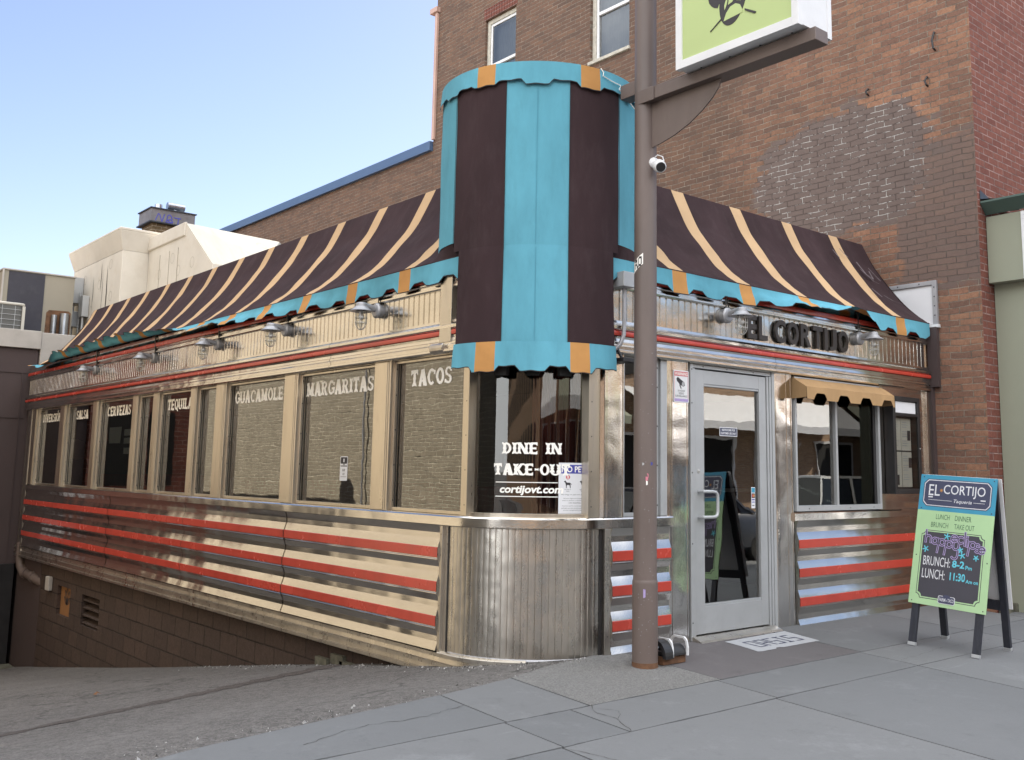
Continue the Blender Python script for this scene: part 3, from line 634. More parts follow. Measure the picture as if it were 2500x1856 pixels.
fa = part(diner, 'fascia', 'steel', fasc, smooth=30)
part(fa, 'red_strip', 'red', lambda b: b.sweep(fpath(), [(.040, 2.254), (.056, 2.258), (.062, 2.275), (.056, 2.292), (.040, 2.296)]), smooth=40)
part(fa, 'red_strip', 'red', lambda b: b.sweep(fpath(), [(.034, 2.691), (.044, 2.694), (.047, 2.715), (.044, 2.737), (.034, 2.739)]), smooth=40)
def flutes(b):
    path = []
    def ribs(L, fn, per=.0735):
        n = int(L / per)
        for i in range(n):
            for f, o in ((0.0, .000), (.10, .000), (.18, .018), (.90, .018), (.98, .000)): path.append(fn((i + f) * per, o))
        path.append(fn(L, 0))
    ribs(12.18, lambda s, o: (-o, 13.0 - s, -1, 0))
    ribs(1.26, lambda s, o: ((lambda t: (.8 - (.8 + o) * cos(t), .8 - (.8 + o) * sin(t), -cos(t), -sin(t)))(s / .8)))
    ribs(4.62, lambda s, o: (.82 + s, -o, 0, -1))
    b.sweep(path, [(0.0, 2.372), (.0, 2.620)])
part(fa, 'fluted_frieze', 'steel', flutes)
def fend(b):
    b.box(-.062, .02, .80, .955, 2.20, 2.80); b.tube([(-.03, 1.07, 2.165), (-.03, .90, 2.165)], .045, 14)
part(fa, 'end_box', 'steel_dull', fend, bev=.004)
# pilasters between side windows
WIN = [(.690, 1.693, 'TACOS', .93, 1.50), (1.949, 3.324, 'MARGARITAS', 2.07, 3.275), (3.598, 4.954, 'GUACAMOLE', 3.76, 4.87), (5.22, 5.755, None, 0, 0), (5.93, 6.918, 'TEQUILA', 6.05, 6.81),
       (7.12, 7.651, None, 0, 0), (7.85, 9.237, 'CERVEZAS', 8.11, 9.04), (9.47, 10.745, 'SALSA', 9.90, 10.46), (11.06, 12.318, "DIVERSIO'N", 11.25, 12.25)]
for i in range(len(WIN)):
    a = WIN[i][1]; c = WIN[i + 1][0] if i + 1 < len(WIN) else 12.62
    def pil(b):
        b.box(-.016, .085, a, c, .926, 2.120); wd = c - a
        b.box(-.0215, -.016, a + wd * .10, c - wd * .10, .93, 2.118)
        b.box(-.0255, -.0215, a + wd * .17, c - wd * .17, .93, 2.118)
    part(diner, 'pilaster', 'alu_tan', pil, bev=.0035)
for i, (y0, y1, txt, t0, t1) in enumerate(WIN):
    def fr(b):
        b.box(.018, .08, y0, y0 + .028, .927, 2.118); b.box(.018, .08, y1 - .022, y1, .927, 2.118)
        b.box(.02, .08, y0 + .028, y1 - .022, .927, .953); b.box(.02, .08, y0 + .028, y1 - .022, 2.098, 2.118)
        b.box(.040, .048, y1 - .028, y1 - .022, .953, 2.098, 1)
        for z in (1.0, 1.28, 1.56, 1.84, 2.05): b.box(.024, .032, y1 - .026, y1 - .022, z, z + .012, 1)
    f = part(diner, 'window', ['alu_tan', 'black'], fr, bev=.002, label=None if not txt else 'steel framed window with white %s lettering' % txt.replace("O'", 'Ó'))
    part(f, 'pane', 'glass', lambda b: b.quad((.055, y1 - .022, .953), (.055, y0 + .028, .953), (.055, y0 + .028, 2.098), (.055, y1 - .022, 2.098)))
    if txt: part(f, 'lettering', 'white_vinyl', lambda b: western(b, txt, -t1, -t0, 1.906, 2.036, lambda p, q, r: (.0545 - r, -p, q)))
    if txt == 'CERVEZAS':
        for (u0, u1, v0, v1), k in zip(((8.49, 8.99, 1.54, 1.755), (8.11, 8.375, 1.635, 1.718), (8.09, 8.375, 1.532, 1.608), (8.06, 8.365, 1.398, 1.477)), (0, 1, 2, 3)):
            part(f, 'paper_notice', 'note_paper', lambda b: b.prism([(-u1 + .02 * (k == 0), v0), (-u0 - .03 * (k == 0), v0), (-u0, v1), (-u1, v1)], FS(.078), 0, .001))
    if txt == 'SALSA':
        part(diner, 'lampshade', 'shade_cream', lambda b: b.lathe([(.20, 0), (.19, .12), (.15, .27), (.05, .32), (0, .32)], (.55, 12.25, 1.34), (0, 0, 1), 20).tube([(.55, 12.25, 1.65), (.55, 12.25, 2.12)], .008, 6), smooth=50)
    if txt == 'MARGARITAS':
        def stk(b):
            F = FS(.0545); b.prism(rrect(-2.585, -2.458, 1.145, 1.355, .012), F, 0, .0012, 0); b.prism(rrect(-2.578, -2.465, 1.292, 1.348, .008), F, .001, .0018, 1)
            b.prism([(-2.53, 1.305), (-2.513, 1.305), (-2.513, 1.335), (-2.53, 1.335)], F, .0015, .0022, 0)
            b.prism([(-2.578, 1.268), (-2.465, 1.268), (-2.465, 1.276), (-2.578, 1.276)], F, .001, .0018, 1)
            text(b, 'THIS', F, -2.5215, 1.279, ht=.012, d=.002, mi=1, align='c', bold=.02)
            text(b, '10-9', F, -2.5215, 1.225, ht=.022, d=.002, mi=1, align='c', bold=.02); text(b, '1-9', F, -2.5215, 1.193, ht=.020, d=.002, mi=1, align='c', bold=.02)
            b.prism([(-2.57, 1.178), (-2.473, 1.178), (-2.473, 1.181), (-2.57, 1.181)], F, .001, .0018, 1)
        part(f, 'sticker', ['paper', 'ink'], stk)
# rounded corner window
def arcbox(b, t0, t1, r0, r1, z0, z1, mi=0, n=2, c=.8):
    ts = [radians(t) for t in lin(t0, t1, n)]
    o = [(c - r1 * cos(t), c - r1 * sin(t)) for t in ts]; inn = [(c - r0 * cos(t), c - r0 * sin(t)) for t in ts]
    poly = o + inn[::-1]; k = len(poly)
    b.add([(x, y, z0) for x, y in poly] + [(x, y, z1) for x, y in poly], [tuple(range(k))[::-1], tuple(range(k, 2 * k))] + [(i, (i + 1) % k, (i + 1) % k + k, i + k) for i in range(k)], mi)
def cwf(b):
    b.box(-.012, .075, .618, .690, .926, 2.12); b.box(.598, .652, -.012, .07, .926, 2.12); b.box(.656, .712, -.006, .07, .926, 2.12)
    b.box(-.006, .07, .690 - .06, .690 - .052, .93, 2.12)
    arcbox(b, 12, 76, .735, .80, .926, .952, n=20); arcbox(b, 12, 76, .735, .80, 2.095, 2.12, n=20)
    for z in (1.0, 1.25, 1.5, 1.75): b.box(-.0135, -.012, .640, .648, z, z + .008, 1); b.box(.622, .630, -.0135, -.012, z, z + .008, 1)
cw = part(diner, 'corner_window', ['alu_tan', 'black'], cwf, bev=.003, label='curved corner window lettered DINE IN TAKE-OUT')
part(cw, 'pane', 'glass_corner', lambda b: b.sweep([(x, y, nx, ny) for x, y, nx, ny in parc(8, 82, 40, r=.765)], [(0, .95), (0, 2.10)]), smooth=60)
RG = .767
def cmap(p, q, r): t = radians(p); return (.8 - (RG + r) * cos(t), .8 - (RG + r) * sin(t), q)
part(cw, 'lettering', 'white_vinyl', lambda b: western(b, 'DINE', 31, 50.3, 1.372, 1.454, cmap))
part(cw, 'lettering', 'white_vinyl', lambda b: western(b, 'IN', 54.5, 63.2, 1.372, 1.454, cmap))
part(cw, 'lettering', 'white_vinyl', lambda b: western(b, 'TAKE-OUT', 26.2, 67.9, 1.222, 1.303, cmap))
part(cw, 'lettering', 'white_vinyl', lambda b: text(b, 'cortijovt.com', ((0, 0, 0), (1, 0, 0), (0, 0, 1)), 29.8, 1.078, wd=34.5, ht=.070, bold=.035, shear=.18, fmap=lambda p, q, r: cmap(p, q, .001)))
for z in (1.168, 1.068): part(cw, 'rule_line', 'white_vinyl', lambda b: [b.add([cmap(27.4 + 33.9 * (i + a) / 12, z + h, .001) for a, h in ((0, 0), (1, 0), (1, .006), (0, .006))], [(0, 1, 2, 3)]) for i in range(12)])
def drape(b):
    path = []
    for i in range(60):
        t = radians(46 + 36 * i / 59); o = .012 * sin(i * 1.35)
        path.append((.8 - (.60 + o) * cos(t), .8 - (.60 + o) * sin(t), -cos(t), -sin(t)))
    b.sweep(path, [(0, .9), (0, 2.1)])
part(cw, 'curtain', 'curtain', drape, smooth=60)
# front: pilasters, narrow window, door, order window
def fpil(x0, x1, z0, z1, o=.02, grooves=(.5,)):
    def fn(b):
        n = 13; path = []
        for i in range(n):
            u = i / (n - 1); e = min(u, 1 - u); oo = o * (1 - max(0, 1 - e / .12) ** 2)
            path.append((x0 + (x1 - x0) * u, -oo, 0, -1))
        b.sweep([(x0, .05, 0, -1)] + path + [(x1, .05, 0, -1)], [(0, z0), (0, z1)])
        for g_ in grooves:
            x = x0 + (x1 - x0) * g_; b.box(x - .003, x + .003, -o - .004, -o + .002, z0, z1)
    return fn
part(diner, 'pilaster', 'steel_front', fpil(.716, .950, .926, 2.12, .03, (.10, .90)), smooth=25)
part(diner, 'pilaster', 'steel_front', fpil(1.433, 1.690, -.055, 2.12, .016, (.18, .86)), smooth=25)
part(diner, 'pilaster', 'steel_front', fpil(2.790, 3.066, -.055, 2.12, .016, (.62, .86)), smooth=25)
def nwf(b):
    b.box(.953, .985, .012, .07, .927, 2.118); b.box(1.325, 1.355, .012, .07, .927, 2.118); b.box(1.36, 1.43, -.008, .05, .927, 2.118)
    b.box(.985, 1.325, .014, .07, .927, .953); b.box(.985, 1.325, .014, .07, 2.098, 2.118)
    for z in (1.0, 1.3, 1.6, 1.9, 2.05): b.box(1.335, 1.343, .008, .012, z, z + .012, 1)
nw = part(diner, 'window', ['alu', 'black'], nwf, bev=.002)
part(nw, 'pane', 'glass_front', lambda b: b.quad((.985, .045, .953), (1.325, .045, .953), (1.325, .045, 2.098), (.985, .045, 2.098)))
def dfr(b):
    b.box(1.692, 1.722, -.02, .08, -.03, 2.12); b.box(1.722, 1.758, -.010, .08, -.03, 2.086)
    b.box(2.690, 2.715, -.012, .08, -.03, 2.086); b.box(2.720, 2.745, -.018, .08, -.03, 2.086); b.box(2.750, 2.786, -.022, .08, -.03, 2.12)
    b.box(1.722, 2.750, -.012, .08, 2.090, 2.118); b.box(1.722, 2.750, .03, .06, 2.080, 2.090, 1)
    for z in (.1, .7, 1.25, 1.8, 2.07): b.box(1.702, 1.712, -.023, -.02, z, z + .01, 1)
    for x in (1.85, 2.15, 2.5): b.box(x, x + .01, -.015, -.012, 2.10, 2.11, 1)
part(diner, 'door_frame', ['alu', 'black'], dfr, bev=.002)
part(diner, 'threshold', 'steel_dull', lambda b: b.prism([(-.115, -.035), (.05, -.035), (.05, .0), (-.03, .0), (-.095, -.022)], ((1.70, 0, 0), (0, 1, 0), (0, 0, 1)), 0, 1.03))
def leaf(b):
    b.box(1.764, 1.872, -.004, .042, .008, 2.078); b.box(2.592, 2.684, -.004, .042, .008, 2.078)
    b.box(1.872, 2.592, -.003, .042, .008, .214); b.box(1.872, 2.592, -.003, .042, 1.968, 2.078)
    b.box(1.872, 2.592, .002, .042, .2145, .233); b.box(1.872, 2.592, .002, .042, 1.949, 1.9675)
    b.box(1.862, 1.868, -.0045, .0, 1.03, 1.25, 1)
dr = part(diner, 'door', ['alu', 'black'], leaf, bev=.0025, label='grey aluminium door with a tall glass pane')
part(dr, 'pane', 'glass_front', lambda b: b.quad((1.872, .022, .233), (2.592, .022, .233), (2.592, .022, 1.949), (1.872, .022, 1.949)))
part(dr, 'handle', 'alu', lambda b: b.tube([(1.80, 0, 1.108), (1.80, -.05, 1.108), (1.90, -.062, 1.108), (1.935, -.064, 1.104), (1.955, -.064, 1.09), (1.962, -.064, 1.06), (1.962, -.064, .955), (1.955, -.064, .925), (1.935, -.064, .911), (1.90, -.062, .907), (1.80, -.05, .907), (1.80, 0, .907)], .0135, 12), smooth=50)
part(dr, 'push_bar', 'alu', lambda b: b.box(1.872, 2.592, .04, .065, 1.10, 1.13), bev=.003)
part(dr, 'lock', 'wire', lambda b: b.lathe([(0, -.008), (.018, -.008), (.018, .0), (.0, .004)], (1.80, -.006, 1.267), (0, -1, 0), 16).lathe([(.004, 0), (0, .006)], (1.80, -.011, 1.267), (0, -1, 0), 8), smooth=40)
def dec(b):
    F = FF(.021); b.prism(rrect(2.094, 2.322, 1.556, 1.630, .004), F, 0, .001, 0); b.prism(rrect(2.100, 2.316, 1.562, 1.624, .003), F, .001, .0016, 1)
    text(b, 'RESTROOMS FOR', F, 2.208, 1.598, wd=.17, ht=.018, d=.0022, align='c', bold=.03); text(b, 'CUSTOMER USE ONLY', F, 2.208, 1.571, wd=.20, ht=.018, d=.0022, align='c', bold=.03)
part(dr, 'notice', ['paper', 'ink_blue'], dec)
def cards(b):
    F = FF(.021); b.prism(rrect(2.500, 2.552, .965, 1.140, .003), F, 0, .001, 0)
    b.prism(rrect(2.504, 2.548, 1.095, 1.135, .003), F, .001, .0016, 1); b.prism(rrect(2.504, 2.548, 1.050, 1.088, .003), F, .001, .0016, 2)
    b.prism(circ(2.520, 1.069, .012), F, .0017, .002, 3); b.prism(circ(2.533, 1.069, .012), F, .0019, .0024, 4)
    b.prism(rrect(2.506, 2.546, 1.032, 1.041, .002), F, .001, .0016, 5); b.prism(rrect(2.506, 2.546, 1.012, 1.020, .002), F, .001, .0016, 5); b.prism(rrect(2.510, 2.540, .985, .992, .002), F, .001, .0016, 2)
part(dr, 'card_stickers', ['paper', 'board_blue', 'ink', 'sign_red', 'fabric_orange', 'poster_blue'], cards)
def owf(b):
    b.box(3.072, 3.098, -.030, .06, .93, 2.115); b.box(4.425, 4.460, -.030, .06, .93, 2.115); b.box(3.725, 3.755, -.012, .05, .978, 2.115)
    b.box(3.098, 4.425, -.030, .06, .93, .978); b.box(3.098, 4.425, -.030, .06, 2.09, 2.115)
    b.box(4.385, 4.4245, .0, .04, .978, 2.09, 1)
    for x in (3.25, 3.9, 4.3): b.box(x, x + .012, -.033, -.03, .948, .956, 1)
ow = part(diner, 'order_window', ['alu', 'black'], owf, bev=.0025, label='sliding order window under the small tan awning')
part(ow, 'pane', 'glass_front', lambda b: b.quad((3.098, .022, .978), (3.725, .022, .978), (3.725, .022, 2.09), (3.098, .022, 2.09)))
part(ow, 'pane', 'glass_front', lambda b: b.quad((3.755, .034, .978), (4.385, .034, .978), (4.385, .034, 2.09), (3.755, .034, 2.09)))
scr = glass('insect_screen', tint=(.30, .30, .30), ior=1.28, wav=0); 
part(ow, 'insect_screen', scr, lambda b: b.quad((3.755, .012, .978), (4.385, .012, .978), (4.385, .012, 2.09), (3.755, .012, 2.09)))
part(diner, 'steel_panel', 'steel_front', lambda b: b.sweep([(4.462, -.004, 0, -1), (4.70, -.006, 0, -1), (5.0, -.003, 0, -1), (5.36, -.006, 0, -1)], [(0, .926), (0, 2.12)]), smooth=60)
part(diner, 'end_post', 'steel_dull', lambda b: b.box(5.361, 5.435, -.035, .05, -.06, 2.12), bev=.003)
# shell
def shell(b):
    b.box(.10, .16, .9, 12.9, -.04, .92); b.box(5.30, 5.36, .16, 12.9, -.04, 2.8)
    b.box(.16, 5.30, 12.80, 12.9, -.04, 2.8); b.box(2.9, 3.0, 1.6, 12.8, -.04, 2.8); b.box(3.09, 5.30, .1, .16, .0, .92); b.box(.81, 1.69, .1, .16, 0, .92); b.box(4.46, 5.30, .1, .16, .92, 2.12)
    b.box(.16, 5.30, .82, 12.8, -.10, -.04); b.box(.60, 5.30, .17, .82, -.10, -.04); b.box(.06, 5.36, .82, 12.9, 2.125, 2.20); b.box(.82, 5.36, .06, .82, 2.125, 2.20)
    for y in (1.3, 3.0, 4.7, 6.6, 8.4, 10.2): b.box(.2, 1.4, y, y + .14, .0, 1.12, 1)
    b.box(2.2, 2.5, 1.9, 12, -.04, 1.05)
part(diner, 'interior', ['interior', 'curtain'], shell)
part(diner, 'roof', 'coping', lambda b: b.box(.74, 5.40, .74, 12.7, 2.82, 3.78))
# foundation with its two openings
def wall_holes(b, fr, u0, u1, v0, v1, holes, depth, mi=0, mr=0):
    O, U, V = Vector(fr[0]), Vector(fr[1]), Vector(fr[2]); Nn = U.cross(V).normalized()
    us = sorted({u0, u1, *[h[0] for h in holes], *[h[1] for h in holes]}); vs = sorted({v0, v1, *[h[2] for h in holes], *[h[3] for h in holes]})
    P = lambda u, v, d=0: O + U * u + V * v - Nn * d
    for a, c in zip(us, us[1:]):
        for d, e in zip(vs, vs[1:]):
            if any(h[0] <= (a + c) / 2 <= h[1] and h[2] <= (d + e) / 2 <= h[3] for h in holes): continue
            b.quad(P(a, d), P(c, d), P(c, e), P(a, e), mi)
    for h in holes:
        a, c, d, e = h
        b.quad(P(a, d), P(a, d, depth), P(a, e, depth), P(a, e), mr); b.quad(P(c, d, depth), P(c, d), P(c, e), P(c, e, depth), mr)
        b.quad(P(a, d), P(c, d), P(c, d, depth), P(a, d, depth), mr); b.quad(P(a, e, depth), P(c, e, depth), P(c, e), P(a, e), mr)
def found(b):
    wall_holes(b, FS(.06), -11.62, -.9, -3.0, -.10, [(-10.72, -10.10, -.90, -.49), (-9.56, -8.80, -.91, -.505)], .16)
    b.box(.06, 3, 11.6205, 11.64, -3.0, -.10); b.box(.23, .3, .9, 11.6, -3.0, -.1)
    for y, z in ((2.35, -.30), (2.62, -.36), (2.2, -.34)): b.box(.02, .06, y, y + .2, z - .08, z, 1)
fo = part(diner, 'foundation', ['block', 'stone'], found, label='brown painted block foundation')
def orng(b):
    F = FS(.12); b.prism([(-10.72, -.9), (-10.1, -.9), (-10.1, -.49), (-10.72, -.49)], F, 0, .01, 0)
    cx, cy = -10.41, -.74
    for a, L, w_ in ((35, .17, .02), (62, .22, .022), (90, .25, .024), (118, .22, .022), (145, .17, .02)):
        u = Vector((cos(radians(a)), sin(radians(a)))); n = Vector((-u.y, u.x))
        for s_ in (-1, 1):
            pts = [(cx + u.x * L * f + n.x * s_ * w_ * sin(pi * f) * 1.4, cy + u.y * L * f + n.y * s_ * w_ * sin(pi * f) * 1.4) for f in (0, .25, .5, .75, 1)]
            for p, q in zip(pts, pts[1:]):
                d = Vector((q[0] - p[0], q[1] - p[1])).normalized() * .009; b.prism([(p[0] + d.y, p[1] - d.x), (q[0] + d.y, q[1] - d.x), (q[0] - d.y, q[1] + d.x), (p[0] - d.y, p[1] + d.x)], F, .0101, .0115, 1)
    b.prism(circ(cx, cy + .06, .03), F, .0101, .0125, 1)
part(fo, 'boarded_opening', ['plywood', 'ink'], orng, label='orange board with a black scrawl')
part(fo, 'louvre', 'block', lambda b: [b.prism([(-.02, -.03), (.09, .02), (.09, .032), (-.02, -.018)], ((.10, 9.56, -.86 + i * .10), (1, 0, 0), (0, 0, 1)), 0, .76) for i in range(4)])
part(fo, 'outlet_box', 'paint_box' if 'paint_box' in M else 'coping', lambda b: b.box(.0, .06, 11.0, 11.18, -.60, -.40), bev=.01)
def dpipe(b):
    b.tube([(.02, 12.75, .0), (.02, 12.75, -.25), (.03, 12.72, -.38), (.05, 12.6, -.46), (.07, 12.4, -.48), (.06, 12.0, -.50), (.1, 11.75, -.54), (.2, 11.6, -.60)], .075, 14)
    b.tube([(.05, 12.55, -.465), (.07, 12.45, -.478)], .09, 14); b.tube([(.065, 12.1, -.49), (.065, 12.0, -.50)], .088, 14)
part(diner, 'drain_pipe', 'pole_brown', dpipe, smooth=40)

# ------------------------------------------------------------------ striped awnings along the diner roof
from mathutils import noise as mnoise
def catmull(P, n):
    out = []
    for i in range(len(P) - 1):
        p0 = Vector(P[max(i - 1, 0)]); p1 = Vector(P[i]); p2 = Vector(P[i + 1]); p3 = Vector(P[min(i + 2, len(P) - 1)])
        for k in range(n):
            t = k / n; out.append(.5 * ((2 * p1) + (p2 - p0) * t + (2 * p0 - 5 * p1 + 4 * p2 - p3) * t * t + (3 * p1 - p0 - 3 * p2 + p3) * t ** 3))
    out.append(Vector(P[-1])); return out
AWP = catmull([(-.065, 2.835), (.075, 2.945), (.207, 3.07), (.357, 3.25), (.51, 3.46), (.605, 3.615), (.70, 3.81)], 4)
def awning(name, label, s0, s1, stripes, place, phi, group, seams=()):
    """place(s, d, z) -> point; stripes = [(a, b)]; phi(s) = lift angle of the valance"""
    root = thing(name, label, 'awning', group)
    br = sorted({s0, s1, *[e for st in stripes for e in st if s0 < e < s1]})
    cols = []
    for a, c in zip(br, br[1:]):
        n = max(1, int((c - a) / .06)); cols += [a + (c - a) * i / n for i in range(n)]
    cols.append(br[-1])
    instr = lambda s: any(a - 1e-5 <= s <= c + 1e-5 for a, c in stripes)
    b = MB(); k = len(AWP)
    for s in cols:
        for j, p in enumerate(AWP):
            t = j / (k - 1); env = 4 * t * (1 - t)
            fr = (s / 1.66) % 1.0
            sag = -.012 * env * sin(pi * fr) + .018 * env * mnoise.noise(Vector((s * 2.1, t * 5.0 + s * .5, 3.1))) + .012 * (1 - t) * mnoise.noise(Vector((s * 5.0, t * 9 - s * 1.5, 7.7)))
            b.v.append(place(s, p.x - sag * .75, p.y + sag * .6))
    for i in range(len(cols) - 1):
        mid = (cols[i] + cols[i + 1]) / 2
        for j in range(k - 1):
            b.f.append([i * k + j, (i + 1) * k + j, (i + 1) * k + j + 1, i * k + j + 1]); b.m.append(1 if instr(mid) else 0)
    o = b.build('canopy', ['fabric_brown', 'fabric_tan'], root, smooth=70)
    # gussets at both ends
    for e in (s0, s1):
        gb = MB(); gb.add([place(e, p.x, p.y) for p in AWP] + [place(e, .70, 2.86)], [tuple(range(k + 1))]); gb.build('gusset', 'fabric_brown', root)
    # valance
    per = stripes[1][0] - stripes[0][0]
    def hang(s):
        u = ((s - stripes[0][0]) % per) / per
        pts = [(0, .185), (.195, .185), (.225, .175), (.25, .135), (.44, .13), (.47, .165), (.50, .178), (.69, .178), (.72, .165), (.75, .13), (.94, .135), (.97, .17), (1, .185)]
        for (a, c), (d, e) in zip(pts, pts[1:]):
            if a <= u <= d: return c + (e - c) * (u - a) / (d - a)
        return .18
    b = MB(); rows = 7
    for s in cols:
        ph = phi(s); L = hang(s)
        for j in range(rows):
            t = j / (rows - 1); a = ph * min(1, .35 + t); wv = .012 * t * mnoise.noise(Vector((s * 6, t * 2, 1))) + .010 * t * sin(s * 9)
            b.v.append(place(s, -.069 - L * t * sin(a) - wv, 2.838 - L * t * cos(a)))
    for i in range(len(cols) - 1):
        mid = (cols[i] + cols[i + 1]) / 2
        for j in range(rows - 1):
            b.f.append([i * rows + j, i * rows + j + 1, (i + 1) * rows + j + 1, (i + 1) * rows + j]); b.m.append(1 if instr(mid) else 0)
    o = len(b.v)
    for s in cols:
        ph = phi(s); L = hang(s); a = ph * min(1, 1.35); wv = .012 * mnoise.noise(Vector((s * 6, 2, 1))) + .010 * sin(s * 9)
        for LL, dx in ((L - .001, .002), (L + .007, .001)): b.v.append(place(s, -.069 - LL * sin(a) - wv - dx, 2.838 - LL * cos(a)))
    for i in range(len(cols) - 1): b.f.append([o + 2 * i, o + 2 * i + 1, o + 2 * i + 3, o + 2 * i + 2]); b.m.append(2)
    b.build('valance', ['fabric_teal', 'fabric_orange', 'piping'], root, smooth=60)
    hb = MB(); hb.tube([place(s, -.064, 2.836) for s in cols], .007, 6); hb.build('hem', 'fabric_brown', root, smooth=60)
    return root
def phi_side(y):
    base = 0.05 if y < 2.2 else (0.05 + (y - 2.2) / 3.6 * 1.05 if y < 5.8 else 1.1 + (y - 5.8) / 2.0 * 1.0 if y < 7.8 else 2.05)
    if y > 11.2: base = 1.2
    return base + (.38 * mnoise.noise(Vector((y * 1.5, 0, 9))) if y > 5 else .04 * sin(y * 7))
def phi_front(x):
    if x < 2.2: return .08 + .03 * sin(x * 8)
    if x < 3.2: return .1 + (x - 2.2) / 1.0 * .9
    if x < 4.0: return 1.1 + .25 * sin(x * 7)
    return max(.10, 1.1 - (x - 4.0) * 2.4)
side_str = [(1.37 + .827 * i, 1.535 + .827 * i) for i in range(-1, 14)]
awning('striped_awning', 'brown awning with tan stripes running above the long side windows, teal valance partly flipped up', .60, 12.28, side_str,
       lambda s, d, z: (d, s, z), phi_side, None)
front_str = [(1.425 + .832 * i, 1.59 + .832 * i) for i in range(-1, 5)]
awning('striped_awning', 'brown awning with tan stripes above the entrance door and raised roof letters', .62, 5.42, front_str,
       lambda s, d, z: (s, d, z), phi_front, None)
M['scuff'] = paint('chalky_scuff', (0.14, 0.115, 0.125), 0.95, 0, 0.4, 30)
front_aw = [o for o in SC.objects if o.type == 'EMPTY' and o.name.startswith('striped_awning')][-1]
for pts, wd in (([(4.62, .80), (4.66, .70)], .02), ([(4.78, .84), (4.86, .74)], .016), ([(4.98, .70), (5.00, .58), (5.08, .54), (5.12, .62)], .022), ([(4.95, .62), (5.05, .52), (5.14, .50)], .014), ([(5.16, .66), (5.22, .54)], .014), ([(5.0, .36), (5.1, .30), (5.3, .27)], .018), ([(4.86, .42), (4.92, .33)], .022)):
    def scuff(b):
            for (s0, t0), (s1, t1) in zip(pts, pts[1:]):
                n = 5; o = len(b.v)
                for i in range(n + 1):
                    s_, t_ = s0 + (s1 - s0) * i / n, t0 + (t1 - t0) * i / n; p = AWP[min(len(AWP) - 1, int(t_ * (len(AWP) - 1)))]; q = AWP[min(len(AWP) - 1, int(t_ * (len(AWP) - 1)) + 1)]; f = t_ * (len(AWP) - 1) % 1
                    x, z = p.x + (q.x - p.x) * f - .030, p.y + (q.y - p.y) * f + .022
                    b.v += [(s_ - wd / 2, x, z), (s_ + wd / 2, x, z)]
                for i in range(n): b.f.append([o + 2 * i, o + 2 * i + 1, o + 2 * i + 3, o + 2 * i + 2]); b.m.append(0)
    part(front_aw, 'scuff_mark', 'scuff', scuff)
# rounded corner awning: upright half drum of canvas
ca = thing('corner_awning', 'tall rounded brown and turquoise striped corner awning in front of the curved window', 'awning')
CC = .68; CR = .79
def cpt(t, r, z): return (CC - r * cos(radians(t)), CC - r * sin(radians(t)), z)
def cbody(b):
    def patch_(t0, t1, z0, z1, mi, nt=None, nz=22):
        nt = nt or max(2, int((t1 - t0) / 2.2)); o = len(b.v)
        for i in range(nt + 1):
            t = t0 + (t1 - t0) * i / nt
            for j in range(nz + 1):
                z = z0 + (z1 - z0) * j / nz
                r = CR + .006 * mnoise.noise(Vector((t * .05, z * 2.2, 2))) + .004 * mnoise.noise(Vector((t * .12, z * 1.0, 5))) + (.012 * max(0, (2.9 - z)) * 1.0) - .003 * math.exp(-((z - 2.86) / .04) ** 2)
                b.v.append(cpt(t, r, z))
        for i in range(nt):
            for j in range(nz): b.f.append([o + i * (nz + 1) + j, o + (i + 1) * (nz + 1) + j, o + (i + 1) * (nz + 1) + j + 1, o + i * (nz + 1) + j + 1]); b.m.append(mi)
    patch_(1.5, 31.3, 2.150, 2.86, 0); patch_(31.3, 65.6, 2.150, 2.86, 1); patch_(65.6, 94.5, 2.150, 2.86, 0)
    patch_(-3.5, 31.3, 2.86, 4.22, 0); patch_(31.3, 65.6, 2.86, 4.22, 1); patch_(65.6, 98.4, 2.86, 4.22, 0)
    patch_(-34, -3.5, 2.93, 4.22, 1); patch_(98.4, 130, 2.93, 4.22, 1)
    for t0, t1 in ((-34, 1.5), (94.5, 130)):
        n = 16; o = len(b.v)
        for i in range(n + 1):
            t = t0 + (t1 - t0) * i / n; x, y, _ = cpt(t, CR - .002, 0); ztop = 2.93 if t < -3.5 or t > 98.4 else 2.86
            b.v.append((x, y, ztop)); b.v.append((-.066, y, 2.842) if t < 48 else (x, -.066, 2.842))
        for i in range(n): b.f.append([o + 2 * i, o + 2 * i + 1, o + 2 * i + 3, o + 2 * i + 2]); b.m.append(0)
    # straight cheeks running back over the roof, and the top
    for t, sg in ((-34, 1), (130, -1)):
        x, y, _ = cpt(t, CR, 0)
        b.quad((x, y, 2.93), (x + .75, y + .75, 2.93), (x + .75, y + .75, 4.22), (x, y, 4.22), 1)
    top = [cpt(t, CR, 4.22) for t in lin(-34, 130, 40)]; x0, y0, _ = top[0]; x1, y1, _ = top[-1]
    b.add(top + [(x1 + .75, y1 + .75, 4.22), (x0 + .75, y0 + .75, 4.22)], [tuple(range(42))], 0)
part(ca, 'drum', ['fabric_brown', 'fabric_teal'], cbody, smooth=60)
M['teal_seam'] = paint('teal_seam', (0.075, 0.27, 0.36), 0.95, 0, 0.1, 6)
